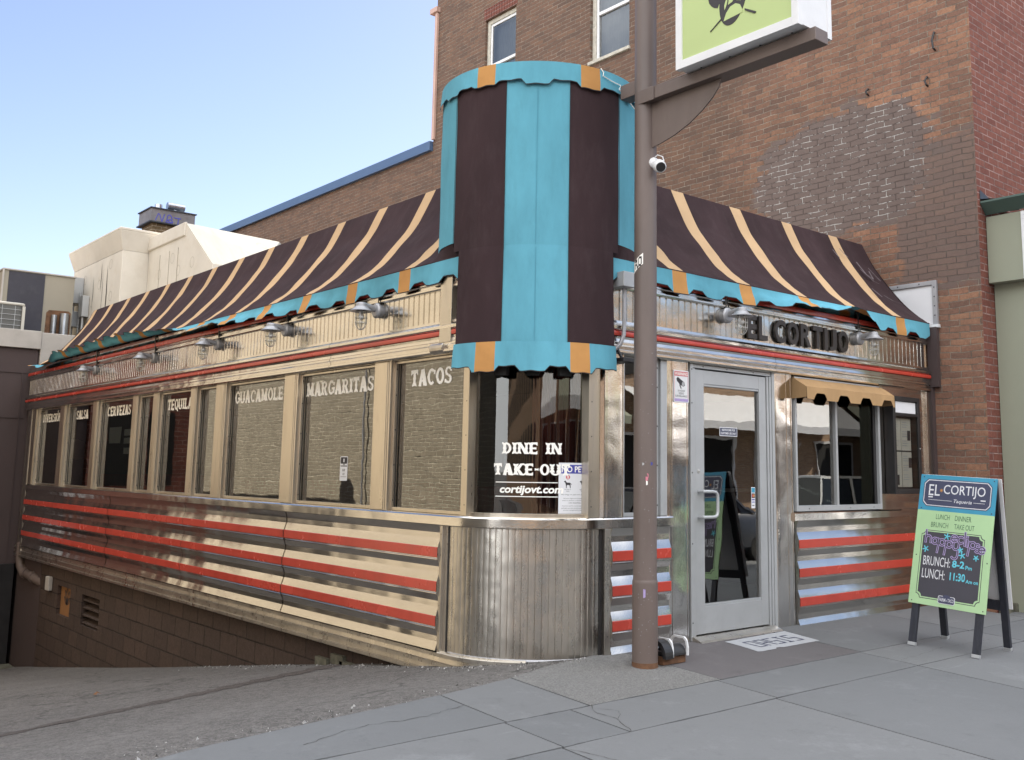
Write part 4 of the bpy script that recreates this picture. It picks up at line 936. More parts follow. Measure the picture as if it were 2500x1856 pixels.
def dseam(b):
    def strip(t, wd, z0, z1, mi):
        o = len(b.v); n = 24
        for i in range(n + 1):
            z = z0 + (z1 - z0) * i / n; r = CR + .0075 + .012 * max(0, 2.9 - z)
            b.v += [cpt(t - wd, r, z), cpt(t + wd, r, z)]
        for i in range(n): b.f.append([o + 2 * i, o + 2 * i + 1, o + 2 * i + 3, o + 2 * i + 2]); b.m.append(mi)
    strip(48.3, .12, 2.86, 4.1, 0); strip(48.5, .12, 2.16, 2.84, 0)
    for t in (31.3, 65.6): strip(t, .22, 2.16, 4.1, 1)
    for t in (-3.5, 98.4): strip(t, .22, 2.93, 4.1, 1)
part(ca, 'seam', ['teal_seam', 'piping'], dseam)
def cval(zt, r0, r1, t0, t1, bands, low, tabs, flare):
    def fn(b):
        ts = sorted(set(lin(t0, t1, int((t1 - t0) / 1.3)) + [e for bd in bands for e in bd] + [e for tb in tabs for e in (tb[0] - 2.4, tb[0], tb[1], tb[1] + 2.4)]))
        ts = [t for t in ts if t0 <= t <= t1]; rows = 8; k = rows
        def bot(t):
            z = low
            for a, c, dz in tabs:
                if a <= t <= c: z = low - dz
                elif a - 2.4 < t < a: z = low - dz * (t - a + 2.4) / 2.4
                elif c < t < c + 2.4: z = low - dz * (1 - (t - c) / 2.4)
            return z
        for t in ts:
            zb = bot(t) + .003 * sin(t * .7)
            for j in range(rows):
                u = j / (rows - 1); b.v.append(cpt(t, r0 + (r1 - r0) * u + flare * u * mnoise.noise(Vector((t * .12, u, 4))), zt + (zb - zt) * u))
        for i in range(len(ts) - 1):
            md = (ts[i] + ts[i + 1]) / 2
            for j in range(rows - 1): b.f.append([i * k + j, i * k + j + 1, (i + 1) * k + j + 1, (i + 1) * k + j]); b.m.append(1 if any(a <= md <= c for a, c in bands) else 0)
        o = len(b.v)
        for t in ts:
            zb = bot(t) + .003 * sin(t * .7)
            for dz, dr in ((.0, .002), (-.007, .002)): b.v.append(cpt(t, r1 + dr + flare * mnoise.noise(Vector((t * .12, 1, 4))), zb + dz))
        for i in range(len(ts) - 1): b.f.append([o + 2 * i, o + 2 * i + 1, o + 2 * i + 3, o + 2 * i + 2]); b.m.append(2)
    return fn
part(ca, 'valance', ['fabric_teal', 'fabric_orange', 'piping'], cval(4.235, CR + .012, CR + .022, -34, 130, [(13.8, 25), (71.2, 82.8)], 4.095, [(42, 54, .035), (71.2, 82.8, .035), (12, 25, .02), (-12, -2, .02), (100, 108, .02)], .008), smooth=60)
part(ca, 'valance', ['fabric_teal', 'fabric_orange', 'piping'], cval(2.160, CR + .014, CR + .028, .5, 95.5, [(16.9, 28.3), (66.9, 77.7)], 1.985, [(15.5, 28.3, .038), (41.6, 54, .034), (66.9, 78.5, .038)], .012), smooth=60)
for t in (30, 48, 66): part(ca, 'bracket', 'dark', lambda b: b.prism([(-.045, 0), (.045, 0), (.055, .12), (-.055, .12)], (cpt(t, CR - .05, 1.925), (sin(radians(t)), -cos(radians(t)), 0), (0, 0, 1)), -.04, .02))
part(ca, 'cord', 'white_vinyl', lambda b: b.tube([cpt(83, CR + .02, 4.24), cpt(84.5, CR + .028, 4.21), cpt(84, CR + .03, 4.18), cpt(90, CR + .03, 4.16), cpt(97, CR + .03, 4.155), cpt(96, CR + .03, 4.12), cpt(104, CR + .03, 4.07), cpt(118, CR + .03, 4.03)], .004, 6), smooth=60)
# small tan awning over the order window
wa = thing('window_awning', 'small plain tan awning with square scallops over the order window', 'awning')
def wab(b):
    x0, x1 = 3.052, 4.50; d = .165; n = 30
    for i in range(n):
        for (ya, za_, yb, zb) in ((0, 2.118, -d * .5, 2.072), (-d * .5, 2.072, -d, 2.018)):
            a = x0 + (x1 - x0) * i / n; c = x0 + (x1 - x0) * (i + 1) / n
            w1 = .004 * sin(a * 11) * (1 if yb == -d * .5 else 0); w2 = .004 * sin(c * 11) * (1 if yb == -d * .5 else 0)
            v1 = .004 * sin(a * 11) * (1 if ya == -d * .5 else 0); v2 = .004 * sin(c * 11) * (1 if ya == -d * .5 else 0)
            b.quad((a, yb, zb - w1), (c, yb, zb - w2), (c, ya, za_ - v2), (a, ya, za_ - v1))
    for x in (x0, x1): b.add([(x, 0, 2.118), (x, -d, 2.018), (x, -d - .004, 1.925), (x, 0, 1.915)], [(0, 1, 2, 3)])
part(wa, 'canopy', 'fabric_dull', wab, smooth=50)
def wav_(b):
    x0, x1 = 3.052, 4.50; d = .168; pts = []
    for i in range(4):
        c = x0 + .10 + .37 * i
        pts += [(c + .0, 1.905), (c + .03, 1.95), (c + .05, 1.965), (c + .16, 1.965), (c + .18, 1.95), (c + .21, 1.905)]
    pts = [(x0, 1.912)] + [p for p in pts if p[0] < x1 - .01] + [(x1, 1.905)]
    for (a, z), (c, w_) in zip(pts, pts[1:]): b.quad((a, -d - .006, z), (c, -d - .006, w_), (c, -d, 2.018), (a, -d, 2.018))
part(wa, 'valance', 'fabric_dull', wav_)

# ------------------------------------------------------------------ lamps, letters, signs on the diner
def make_lamp():
    t = thing('wall_lamp', '-', 'lamp', 'caged wall lamps along the fascia')
    part(t, 'base', 'lamp_grey', lambda b: b.box(-.07, .07, .012, .022, -.115, .075).lathe([(0, -.02), (.062, -.02), (.066, -.01), (.066, .035), (.072, .04), (.072, .052), (.058, .066), (.0, .07)], (0, 0, 0), (0, -1, 0), 24), smooth=35)
    part(t, 'arm', 'lamp_grey', lambda b: b.tube([(0, -.06, .01), (0, -.10, .022), (0, -.15, .028), (0, -.20, .026)], .030, 12), smooth=50)
    part(t, 'hood', 'lamp_grey', lambda b: b.lathe([(0, .056), (.040, .054), (.050, .044), (.052, .020), (.064, .012), (.070, .0), (.108, -.022), (.106, -.026), (.066, -.012), (.048, -.012)], (0, -.205, 0), (0, 0, 1), 28), smooth=35)
    part(t, 'jar', 'jar', lambda b: b.lathe([(.044, -.012), (.046, -.06), (.045, -.12), (.036, -.15), (.018, -.166), (0, -.17)][::-1], (0, -.205, 0), (0, 0, 1), 20), smooth=60)
    part(t, 'bulb', 'white', lambda b: b.lathe([(.012, -.012), (.014, -.04), (.024, -.06), (.026, -.08), (.016, -.1), (0, -.106)][::-1], (0, -.205, 0), (0, 0, 1), 14), smooth=60)
    def cage(b):
        for i in range(6):
            a = radians(60 * i + 20); c, s = cos(a), sin(a)
            b.tube([(r * c, -.205 + r * s, z) for r, z in ((.052, -.012), (.055, -.06), (.054, -.13), (.044, -.165), (.024, -.188), (.004, -.194))], .0036, 6)
        for z, r in ((-.035, .054), (-.085, .0555), (-.132, .0545)): b.tube([(r * cos(radians(a)), -.205 + r * sin(radians(a)), z) for a in range(0, 361, 20)], .0034, 6, cap=False)
        b.lathe([(0, -.2), (.010, -.196), (.010, -.186), (0, -.182)], (0, -.205, 0), (0, 0, 1), 8)
    part(t, 'cage', 'wire', cage, smooth=60)
    part(t, 'conduit', 'black', lambda b: b.tube([(0, -.02, .05), (0, -.022, .12), (0, -.03, .30)], .012, 8).tube([(.03, -.02, .05), (.035, -.03, .09), (.015, -.03, .12), (.03, -.03, .16)], .006, 6), smooth=60)
    return t
lamp = make_lamp()
LB = [('s', 1.885, 'grey caged wall lamp between the TACOS and MARGARITAS windows, nearest the corner awning'), ('s', 3.555, 'grey caged wall lamp between the MARGARITAS and GUACAMOLE windows'),
      ('s', 5.175, 'grey caged wall lamp above the narrow window between GUACAMOLE and TEQUILA'), ('s', 7.10, 'grey caged wall lamp above the narrow window between TEQUILA and CERVEZAS'),
      ('s', 9.38, 'grey caged wall lamp above the SALSA window, farthest down the side'), ('f', 2.115, 'grey caged wall lamp above the door, overlapping the first raised letter'), ('f', 4.10, 'grey caged wall lamp above the small tan awning, right of the raised letters')]
for i, (kd, q, lb) in enumerate(LB):
    o = lamp if i == 0 else copy_tree(lamp)
    o.location = (-.018, q, 2.555) if kd == 's' else (q, -.018, 2.550)
    o.rotation_euler = (0, 0, -pi / 2) if kd == 's' else (0, 0, 0)
    o['label'] = lb; o.scale = (.9, .9, .9)
sg = thing('roof_lettering', 'raised dark brown EL CORTIJO letters on the fluted band over the door', 'sign')
def rl(ch, x0, x1):
    def fn(b):
        text(b, ch, FF(-.018), x0, 2.392, wd=x1 - x0, ht=.205, d=.010, ext=.05, depth=.020, bold=.032)
        if ch != 'I': pass
    part(sg, 'letter', 'letter', fn)
X = 2.400
for ch, wd in (('E', .122), ('L', .120), (' ', .095), ('C', .155), ('O', .165), ('R', .160), ('T', .152), ('I', .050), ('J', .118), ('O', .165)):
    if ch != ' ': rl(ch, X, X + wd)
    X += wd + .030 if ch != ' ' else wd - .02
ws = thing('warning_sign', 'small white and red WARNING video surveillance sign left of the door', 'sign')
part(ws, 'plate', 'white', lambda b: b.prism(rrect(1.487, 1.664, 1.800, 2.053, .008), FF(-.022), 0, .003), bev=0)
def wsg(b):
    F = FF(-.0252); b.prism(rrect(1.495, 1.656, 2.008, 2.044, .003), F, 0, .0006, 0); text(b, 'WARNING', F, 1.5755, 2.013, wd=.150, ht=.025, d=.0012, mi=1, bold=.02, align='c')
    b.prism([(1.495, 1.808), (1.656, 1.808), (1.656, 1.830), (1.495, 1.830)], F, 0, .0006, 3)
    for x in (1.495, 1.653): b.prism([(x, 1.808), (x + .003, 1.808), (x + .003, 2.044), (x, 2.044)], F, 0, .0005, 0)
    b.prism([(1.520, 1.985), (1.535, 2.000), (1.612, 1.960), (1.618, 1.935), (1.600, 1.926), (1.560, 1.940), (1.540, 1.958), (1.528, 1.965)], F, 0, .0007, 2)
    b.prism(circ(1.597, 1.946, .014, .017), F, .0007, .0012, 4)
    b.prism([(1.552, 1.941), (1.566, 1.938), (1.580, 1.910), (1.570, 1.908)], F, 0, .0007, 2)
    text(b, '24 HOUR', F, 1.5755, 1.885, wd=.082, ht=.015, d=.0008, mi=2, align='c'); text(b, 'VIDEO', F, 1.5755, 1.864, wd=.060, ht=.015, d=.0008, mi=2, align='c'); text(b, 'SURVEILLANCE', F, 1.5755, 1.843, wd=.140, ht=.015, d=.0008, mi=2, align='c')
part(ws, 'print', ['sign_red', 'white_vinyl', 'ink', 'lilac', 'alu'], wsg)
np_ = thing('pets_notice', 'white NO PETS notice with blue header on the curved corner window', 'notice')
NW = radians(18.6) * RG; FP = ((0, 0, .954), (1, 0, 0), (0, 0, 1))
def bend(b): b.v = [cmap(61.6 + math.degrees(v[0] / RG), v[2], .0003 + max(-.0002, -v[1]) * .35) for v in b.v]
def sheet(b):
    for i in range(12): b.prism([(NW * i / 12, 0), (NW * (i + 1) / 12, 0), (NW * (i + 1) / 12, .36), (NW * i / 12, .36)], FP, 0, 0, 0, side=False)
    bend(b)
part(np_, 'sheet', 'paper', sheet)
def pets(b):
    F = FP; d = .0003; w_ = NW
    [b.prism([(.018 + (w_ - .03) * k / 10, .283), (.018 + (w_ - .03) * (k + 1) / 10, .283), (.018 + (w_ - .03) * (k + 1) / 10, .345), (.018 + (w_ - .03) * k / 10, .345)], F, d, d + .0006, 0) for k in range(10)]
    text(b, 'NO PETS', F, w_ / 2, .292, wd=w_ * .82, ht=.044, d=d + .0012, mi=1, bold=.02, align='c')
    b.prism(circ(w_ * .28, .258, .016), F, d, d + .0006, 2); b.prism(circ(w_ * .77, .258, .016), F, d, d + .0006, 3)
    for s_ in (1, -1): b.prism([(w_ * .28 - .008, .258 - .010 * s_), (w_ * .28 - .005, .258 - .012 * s_), (w_ * .28 + .008, .258 + .010 * s_), (w_ * .28 + .005, .258 + .012 * s_)][::s_], F, d + .0006, d + .001 + .0002 * s_, 1)
    b.prism([(w_ * .77 - .009, .258), (w_ * .77 - .002, .249), (w_ * .77 + .010, .266), (w_ * .77 + .007, .268), (w_ * .77 - .002, .255), (w_ * .77 - .007, .261)], F, d + .0006, d + .001, 1)
    for cx in (w_ * .28, w_ * .77):
        D_ = [(-.030, .226), (-.024, .232), (-.016, .232), (-.014, .224), (-.004, .219), (.012, .219), (.018, .217), (.030, .203), (.026, .203), (.018, .211), (.020, .198), (.021, .180), (.016, .180), (.013, .196), (.010, .202), (-.006, .202), (-.009, .195), (-.010, .180), (-.015, .180), (-.015, .200), (-.019, .212), (-.021, .221), (-.030, .223)]
        b.prism([(cx + x, y) for x, y in D_], F, d, d + .0006, 4)
    text(b, 'No dogs or', F, w_ * .28, .166, wd=.05, ht=.008, d=d + .0005, mi=4, align='c'); text(b, 'Pets', F, w_ * .28, .154, wd=.022, ht=.008, d=d + .0005, mi=4, align='c')
    text(b, 'Service Animals', F, w_ * .77, .166, wd=.062, ht=.008, d=d + .0005, mi=4, align='c'); text(b, 'Welcome', F, w_ * .77, .154, wd=.04, ht=.008, d=d + .0005, mi=4, align='c')
    for y, tx, ww in ((.128, 'No dogs or pets are allowed.', .82), (.102, 'Service dogs are trained to do', .70), (.087, 'work or perform a task for persons', .78), (.072, 'with disabilities.', .40), (.049, 'Comfort and/or emotional support', .78), (.034, 'animals are not service animals, and', .82), (.019, 'are not recognized by the ADA.', .70)):
        text(b, tx, F, w_ / 2, y, wd=w_ * ww, ht=.0115 if y > .12 else .0095, d=d + .0005, mi=4, align='c')
    bend(b)
part(np_, 'print', ['poster_blue', 'white_vinyl', 'sign_red', 'sign_green', 'ink'], pets)
mc = thing('menu_case', 'black glazed menu case mounted on the steel wall beside the order window', 'display case')
def mcb(b):
    b.box(4.570, 4.615, -.112, -.008, 1.074, 2.028); b.box(5.035, 5.080, -.112, -.008, 1.074, 2.028); b.box(4.615, 5.035, -.112, -.008, 1.074, 1.125); b.box(4.615, 5.035, -.112, -.008, 1.985, 2.028)
    b.box(4.615, 5.035, -.112, -.02, 1.835, 1.862); b.box(4.615, 5.035, -.03, -.008, 1.125, 1.985); b.lathe([(.007, 0), (.005, .004), (0, .005)], (5.058, -.112, 1.52), (0, -1, 0), 10, 1)
part(mc, 'cabinet', ['black', 'wire'], mcb, bev=.003)
def mcp(b):
    F = FF(-.031); b.prism(rrect(4.622, 5.028, 1.868, 1.978, .002), F, 0, .06, 0)
    for i, (x0, x1, y0, y1) in enumerate(((4.635, 4.83, 1.50, 1.82), (4.835, 5.02, 1.50, 1.82), (4.65, 4.83, 1.14, 1.485), (4.838, 5.02, 1.14, 1.485))):
        b.prism([(x0, y0), (x1, y0), (x1, y1), (x0, y1)], F, 0, .003 + .0005 * i, 1)
        for k in range(11):
            y = y1 - .045 - k * .023
            if y > y0 + .02 and k % 4 != 3: b.prism([(x0 + .02, y), (x0 + .02 + (x1 - x0 - .04) * random.uniform(.5, 1), y), (x0 + .02 + (x1 - x0 - .04) * .5, y + .008), (x0 + .02, y + .008)], F, .005, .0055 + .0001 * k, 2)
    for x, y, h in ((4.64, 1.55, .16), (4.95, 1.60, .10), (4.72, 1.16, .10), (4.96, 1.33, .10)): b.prism([(x, y), (x + .055, y), (x + .055, y + h), (x, y + h)], F, .006, .0072, 3)
part(mc, 'menu_sheets', ['paper', 'menu_paper', 'alu', 'ink'], mcp)
part(mc, 'pane', 'case_glass', lambda b: b.quad((4.615, -.100, 1.125), (5.035, -.100, 1.125), (5.035, -.100, 1.835), (4.615, -.100, 1.835)))
jb = thing('junction_box', 'grey electrical box with a bent conduit right of the corner awning', 'electrical box')
part(jb, 'box', 'alu', lambda b: b.box(.80, .925, -.16, -.03, 2.612, 2.725), bev=.004)
part(jb, 'conduit', 'lamp_grey', lambda b: b.tube([(.875, -.09, 2.612), (.875, -.09, 2.33), (.870, -.09, 2.26), (.845, -.08, 2.19), (.81, -.06, 2.15)], .016, 10).tube([(.925, -.10, 2.665), (.955, -.12, 2.665), (.99, -.14, 2.675), (1.03, -.14, 2.70), (1.05, -.06, 2.74)], .014, 10), smooth=50)
part(jb, 'flood_lamp', 'black', lambda b: b.box(.81, .95, -.15, -.05, 2.055, 2.085).tube([(.83, -.06, 2.16), (.85, -.09, 2.085)], .012, 8), bev=.003)

# ------------------------------------------------------------------ pole with the shop sign
ps = thing('pole_sign', 'tall brown steel pole carrying a lime green box sign on a side arm', 'sign pole', loc=(.772, -.405, 0))
PX, PY = .772, -.405
def L_(b, fn): fn(b)
def rel(o):                                               # keep world placed meshes under a moved root
    o.matrix_parent_inverse = Matrix.Translation((-PX, -PY, 0)); return o
rel(part(ps, 'pole', ['pole_brown', 'rust'], lambda b: (b.lathe([(.0835, .52), (.0815, .54), (.0795, 6.6), (0, 6.6)], (PX, PY, 0), n=32), b.lathe([(.0895, -.10), (.0890, -.018)], (PX, PY, 0), n=32, mi=1), b.lathe([(.0885, -.10), (.0878, .50), (.0875, .515), (.0835, .525)], (PX, PY, 0), n=32)), smooth=40))
rel(part(ps, 'arm', 'pole_brown', lambda b: (b.box(.700, .835, -1.92, -.46, 3.915, 4.000), b.box(.715, .820, -.36, -.20, 4.005, 4.115), b.box(.690, .700, -.56, -.40, 3.905, 4.010)), bev=.004))
rel(part(ps, 'gusset_plate', 'pole_brown', lambda b: b.prism([(.47, 3.914), (.47, 3.575), (.56, 3.590), (.70, 3.62), (.84, 3.67), (.96, 3.735), (1.05, 3.80), (1.105, 3.86), (1.125, 3.914)][::-1], ((.762, 0, 0), (0, -1, 0), (0, 0, 1)), -.006, .006), bev=.001))
rel(part(ps, 'cable_rod', 'pole_brown', lambda b: b.tube([(.772, -.48, 4.035), (.772, -.90, 4.04)], .012, 8), smooth=50))
def cab(b):
    x0, x1, y0, y1, z0, z1 = .600, .965, -1.865, -.855, 4.005, 5.85
    for xx in (x0, x1 - .045): # the two face rims
        b.box(xx, xx + .045, y0, y0 + .05, z0, z1); b.box(xx, xx + .045, y1 - .055, y1, z0, z1); b.box(xx, xx + .045, y0 + .05, y1 - .055, z0, z0 + .058); b.box(xx, xx + .045, y0 + .05, y1 - .055, z1 - .055, z1)
    b.box(x0 + .0455, x1 - .0455, y0 + .004, y1 - .004, z0 + .010, z1 - .004)
    for y in (-1.0, -1.25, -1.5, -1.75): b.box(x0 + .10, x0 + .112, y, y + .012, z0 + .007, z0 + .010, 1)
rel(part(ps, 'sign_cabinet', ['white', 'black'], cab, bev=.003))
sp_ = rel(part(ps, 'sign_panel', 'lime', lambda b: (b.quad((.612, -.910, 4.063), (.612, -1.815, 4.063), (.612, -1.815, 5.795), (.612, -.910, 5.795)), b.quad((.953, -1.815, 4.063), (.953, -.910, 4.063), (.953, -.910, 5.795), (.953, -1.815, 5.795)))))
def logo(b):
    F = ((.6115, 0, 0), (0, -1, 0), (0, 0, 1)); q = lambda p, z: (p + .045, z - .028); k = [0]
    def poly(pts, mi=0):
        k[0] += 1; b.prism([q(*p) for p in pts], F, .0002, .001 + .0004 * k[0], mi)
    # rounded bean shape upper left, joined to the oval
    poly([(1.098, 4.64), (1.098, 4.45), (1.105, 4.42), (1.125, 4.392), (1.150, 4.372), (1.178, 4.361), (1.190, 4.385), (1.198, 4.388), (1.21, 4.395), (1.20, 4.41), (1.192, 4.43), (1.20, 4.46), (1.22, 4.50), (1.22, 4.64)])
    ring = lambda cx, cz, rx, rz, rot, n=40: [(cx + rx * cos(radians(a)) * cos(rot) - rz * sin(radians(a)) * sin(rot), cz + rx * cos(radians(a)) * sin(rot) + rz * sin(radians(a)) * cos(rot)) for a in [360 * i / n for i in range(n)]]
    poly(ring(1.310, 4.40, .112, .196, -.22))
    poly(ring(1.345, 4.52, .075, .10, -.3), 1)
    poly([(1.228, 4.250), (1.25, 4.300), (1.285, 4.334), (1.33, 4.342), (1.366, 4.322), (1.383, 4.285), (1.385, 4.262)], 1)
    poly([(1.237, 4.325), (1.252, 4.350), (1.262, 4.378), (1.262, 4.395), (1.248, 4.390), (1.236, 4.36)], 1); poly([(1.268, 4.352), (1.305, 4.362), (1.325, 4.40), (1.30, 4.425), (1.275, 4.39)], 1); poly([(1.335, 4.362), (1.372, 4.348), (1.375, 4.39), (1.345, 4.41)], 1)
    poly([(1.206, 4.276), (1.212, 4.268), (1.115, 4.212), (1.113, 4.218)]); poly([(1.405, 4.280), (1.405, 4.266), (1.480, 4.219), (1.494, 4.220), (1.494, 4.228)])
    poly([(1.28, 4.78), (1.30, 4.55), (1.42, 4.50), (1.52, 4.60), (1.50, 4.80), (1.40, 4.88)]); poly([(1.60, 4.64), (1.52, 4.45), (1.56, 4.42), (1.64, 4.62)])
o_ = MB(); logo(o_); oo = o_.build('emblem', ['ink', 'lime'], sp_)
def wrap(b, t, z0, z1, rr, mi): # patch wrapped round the pole
    t0, t1 = t; n = 6; o = len(b.v)
    for i in range(n + 1):
        a = radians(t0 + (t1 - t0) * i / n); b.v += [(PX + rr * cos(a), PY + rr * sin(a), z0[0] + (z0[1] - z0[0]) * i / n), (PX + rr * cos(a), PY + rr * sin(a), z1[0] + (z1[1] - z1[0]) * i / n)]
    for i in range(n): b.f.append([o + 2 * i, o + 2 * i + 2, o + 2 * i + 3, o + 2 * i + 1]); b.m.append(mi)
SM = ['white_vinyl', 'ink', 'pink', 'poster_blue', 'alu', 'lilac']
M['pink'] = paint('pink_sticker', (0.62, 0.20, 0.26), .6, 0, .1, 30)
def tagst(b):
    wrap(b, (148, 212), (2.655, 2.72), (2.735, 2.80), .0815, 0)
    for t0, t1, z0, z1 in ((160, 164, 2.685, 2.745), (164, 176, 2.735, 2.755), (174, 178, 2.71, 2.76), (166, 176, 2.71, 2.722), (176, 184, 2.69, 2.71), (186, 190, 2.70, 2.765), (190, 202, 2.76, 2.775), (200, 205, 2.72, 2.775), (190, 202, 2.705, 2.72)): wrap(b, (t0, t1), (z0, z0), (z1, z1), .0822, 1)
rel(part(ps, 'sticker', SM, tagst, label='torn white sticker with a black marker tag'))
def flam(b):
    for t0, dt, z0, dz, mi in ((226, 12, 1.195, .030, 2), (236, 4, 1.215, .030, 2), (233, 5, 1.238, .010, 2), (228, 8, 1.165, .032, 0)): wrap(b, (t0, t0 + dt), (z0, z0 + .004), (z0 + dz, z0 + dz - .004), .0826, mi)
rel(part(ps, 'sticker', SM, flam, label='small pink bird shaped sticker'))
for t0, z0, dz, dt, mi in ((252, 1.30, .025, 10, 3), (210, 1.30, .02, 9, 4), (216, .41, .06, 10, 5)): rel(part(ps, 'sticker', SM, lambda b: wrap(b, (t0, t0 + dt), (z0, z0 + .006), (z0 + dz, z0 + dz - .004), .0826 if z0 > .5 else .0888, mi)))
def specks(b):
    rnd = random.Random(3)
    for i in range(70):
        t = rnd.uniform(190, 265); z = rnd.choice([rnd.uniform(.02, .45), rnd.uniform(.5, 2.2)]); s_ = rnd.uniform(.5, 2.2); wrap(b, (t, t + s_), (z, z), (z + s_ * .0022, z + s_ * .0022), .0826 if z > .52 else .0895, 4)
struct(rel(part(ps, 'paint_specks', SM, specks)), 'stuff')
sc_ = thing('security_camera', 'small white round security camera on the pole below the sign bracket', 'camera')
part(sc_, 'mount', 'white', lambda b: b.lathe([(0, 0), (.040, 0), (.040, .012), (.028, .018), (.018, .035), (0, .04)], (.772, -.485, 3.465), (-.25, -1, -.05), 20), smooth=40)
part(sc_, 'body', 'white', lambda b: b.lathe([(0, -.045), (.030, -.040), (.046, -.015), (.047, .01), (.043, .038), (.037, .046), (0, .046)], (.755, -.556, 3.425), (-.42, -.70, -.42), 24), smooth=35)
part(sc_, 'lens', 'black', lambda b: b.lathe([(.035, .0462), (.032, .050), (.012, .051), (0, .0515)], (.755, -.556, 3.425), (-.42, -.70, -.42), 20), smooth=40)
part(sc_, 'cable', 'white', lambda b: b.tube([(.77, -.49, 3.50), (.765, -.53, 3.515), (.765, -.58, 3.49), (.765, -.592, 3.455)], .004, 6), smooth=60)
bb = thing('boot_brush', 'black bristle boot brush with white hoops on a rusty base beside the pole', 'boot brush', loc=(0, 0, 0))
bx, by, bz = 1.0, -.415, zs(-.42)
part(bb, 'base', 'rust', lambda b: b.box(bx - .115, bx + .115, by - .055, by + .055, bz, bz + .055), bev=.004)
def hoop(x, dx):
    def fn(b):
        o = [(by - .085, 0), (by - .085, .055), (by - .074, .10), (by - .050, .122), (by + .050, .122), (by + .074, .10), (by + .085, .055), (by + .085, 0)]
        i_ = [(by + .068, 0), (by + .072, .052), (by + .062, .09), (by + .043, .109), (by - .043, .109), (by - .062, .09), (by - .072, .052), (by - .068, 0)]
        b.prism([(y, z) for y, z in o + i_][::-1], ((x, 0, bz + .05), (0, 1, 0), (0, 0, 1)), 0, dx)
    return fn
part(bb, 'hoop', 'white', hoop(bx - .055, .014)); part(bb, 'hoop', 'white', hoop(bx + .100, .014))
def bris(b):
    rnd = random.Random(5)
    for k in range(900):
        x = bx - .115 + .21 * rnd.random(); a = rnd.uniform(-10, 190); r0 = .070; y = by + r0 * cos(radians(a)); z = bz + .06 + max(-.01, .062 * sin(radians(a)))
        if x < bx - .05: y2, z2 = y + .018 * cos(radians(a)), z + .020 * sin(radians(a))
        else: y2, z2 = y - .030 * cos(radians(a)), z - .02 * sin(radians(a)) + rnd.uniform(-.01, .004)
        b.add([(x, y, z), (x + .003, y, z), (x + .0015 + rnd.uniform(-.006, .006), y2, z2)], [(0, 1, 2)])
    b.box(bx - .10, bx + .09, by - .05, by + .05, bz + .056, bz + .085)
    for x0, x1, r0, r1, a0, a1 in ((bx - .135, bx - .056, .062, .088, -5, 185), (bx - .040, bx + .098, .050, .066, 0, 180)):
        n = 16; o = len(b.v)
        for i in range(n + 1):
            a = radians(a0 + (a1 - a0) * i / n)
            for x in (x0, x1):
                for r in (r0, r1): b.v.append((x, by + r * cos(a) * 1.1, bz + .056 + r * sin(a) * (1.25 if x0 < bx - .1 else 1.05)))
        for i in range(n):
            q = o + 4 * i
            for f in ((0, 4, 5, 1), (2, 3, 7, 6), (1, 5, 7, 3), (0, 2, 6, 4)): b.f.append([q + k for k in f]); b.m.append(0)
part(bb, 'bristles', 'black', bris)
ds = thing('name_slab', 'worn white terrazzo slab lettered OASIS set in the pavement before the door', 'pavement inlay')
SLF = lambda p, q, r=0: (1.885 + (p) , -.515 + q, zs(-.515 + q) + .0022 + r)
def slabm(b):
    P = [(-.02, .0), (.02, -.012), (.20, -.008), (.22, .014), (.27, .010), (.30, -.004), (.775, .002), (.835, .385), (.03, .355), (.02, .2)]
    n = len(P); b.add([SLF(x, y) for x, y in P], [tuple(range(n))])
part(ds, 'slab', 'terrazzo', slabm)
def oas(b):
    k = 0
    G = {'O': [[(0, 0), (1, 0), (1, 1), (0, 1), (0, 0)]], 'A': [[(0, 0), (0, 1), (1, 1), (1, 0)], [(0, .45), (1, .45)]], 'S': [[(1, 1), (0, 1), (0, .5), (1, .5), (1, 0), (0, 0)]], 'I': [[(.5, 0), (.5, 1)], [(.2, 0), (.8, 0)], [(.2, 1), (.8, 1)]]}
    for i, ch in enumerate('OASIS'):
        for line in G[ch]:
            for (x0, y0), (x1, y1) in zip(line, line[1:]):
                k += 1; A = Vector((.135 + i * .118 + x0 * .078, .09 + y0 * .17)); B_ = Vector((.135 + i * .118 + x1 * .078, .09 + y1 * .17)); d = (B_ - A).normalized(); n_ = Vector((-d.y, d.x)) * .0075; A -= d * .0075; B_ += d * .0075
                b.add([SLF(p.x, p.y, .0012 + .00008 * k) for p in (A + n_, A - n_, B_ - n_, B_ + n_)], [(0, 1, 2, 3)])
part(ds, 'lettering', 'ink_blue', oas)

# ------------------------------------------------------------------ A-frame chalkboard
af = thing('sandwich_board', 'blue and lime A-frame chalkboard sign with black legs standing on the pavement', 'A-frame sign', loc=(3.19, -1.26, zs(-1.26)), rot=(atan2(.05, 1), 0, 0))
TL = .19                                                   # lean of each leaf (x per z)
ct = cos(math.atan(TL)); st_ = sin(math.atan(TL))
FA = ((0, 0, 0), (0, -1, 0), (TL, 0, 1))                   # front leaf frame: u = -y, v along the board (per unit z)
FB = ((.57, 0, 0), (0, 1, 0), (-TL, 0, 1))                 # back leaf
def bx_(b, F, u0, u1, v0, v1, d0, d1, mi=0): b.prism([(u0, v0), (u1, v0), (u1, v1), (u0, v1)], F, d0, d1, mi)
HW = .318
for F in (FA, FB):
    for s_ in (-1, 1):
        part(af, 'leg', ['wood_black', 'alu'], lambda b: (bx_(b, F, s_ * .262 - .028, s_ * .262 + .028, 0, 1.34, -.034, -.002), bx_(b, F, s_ * .262 - .030, s_ * .262 + .030, 0.004, .03, -.036, .0, 1)), bev=.002)
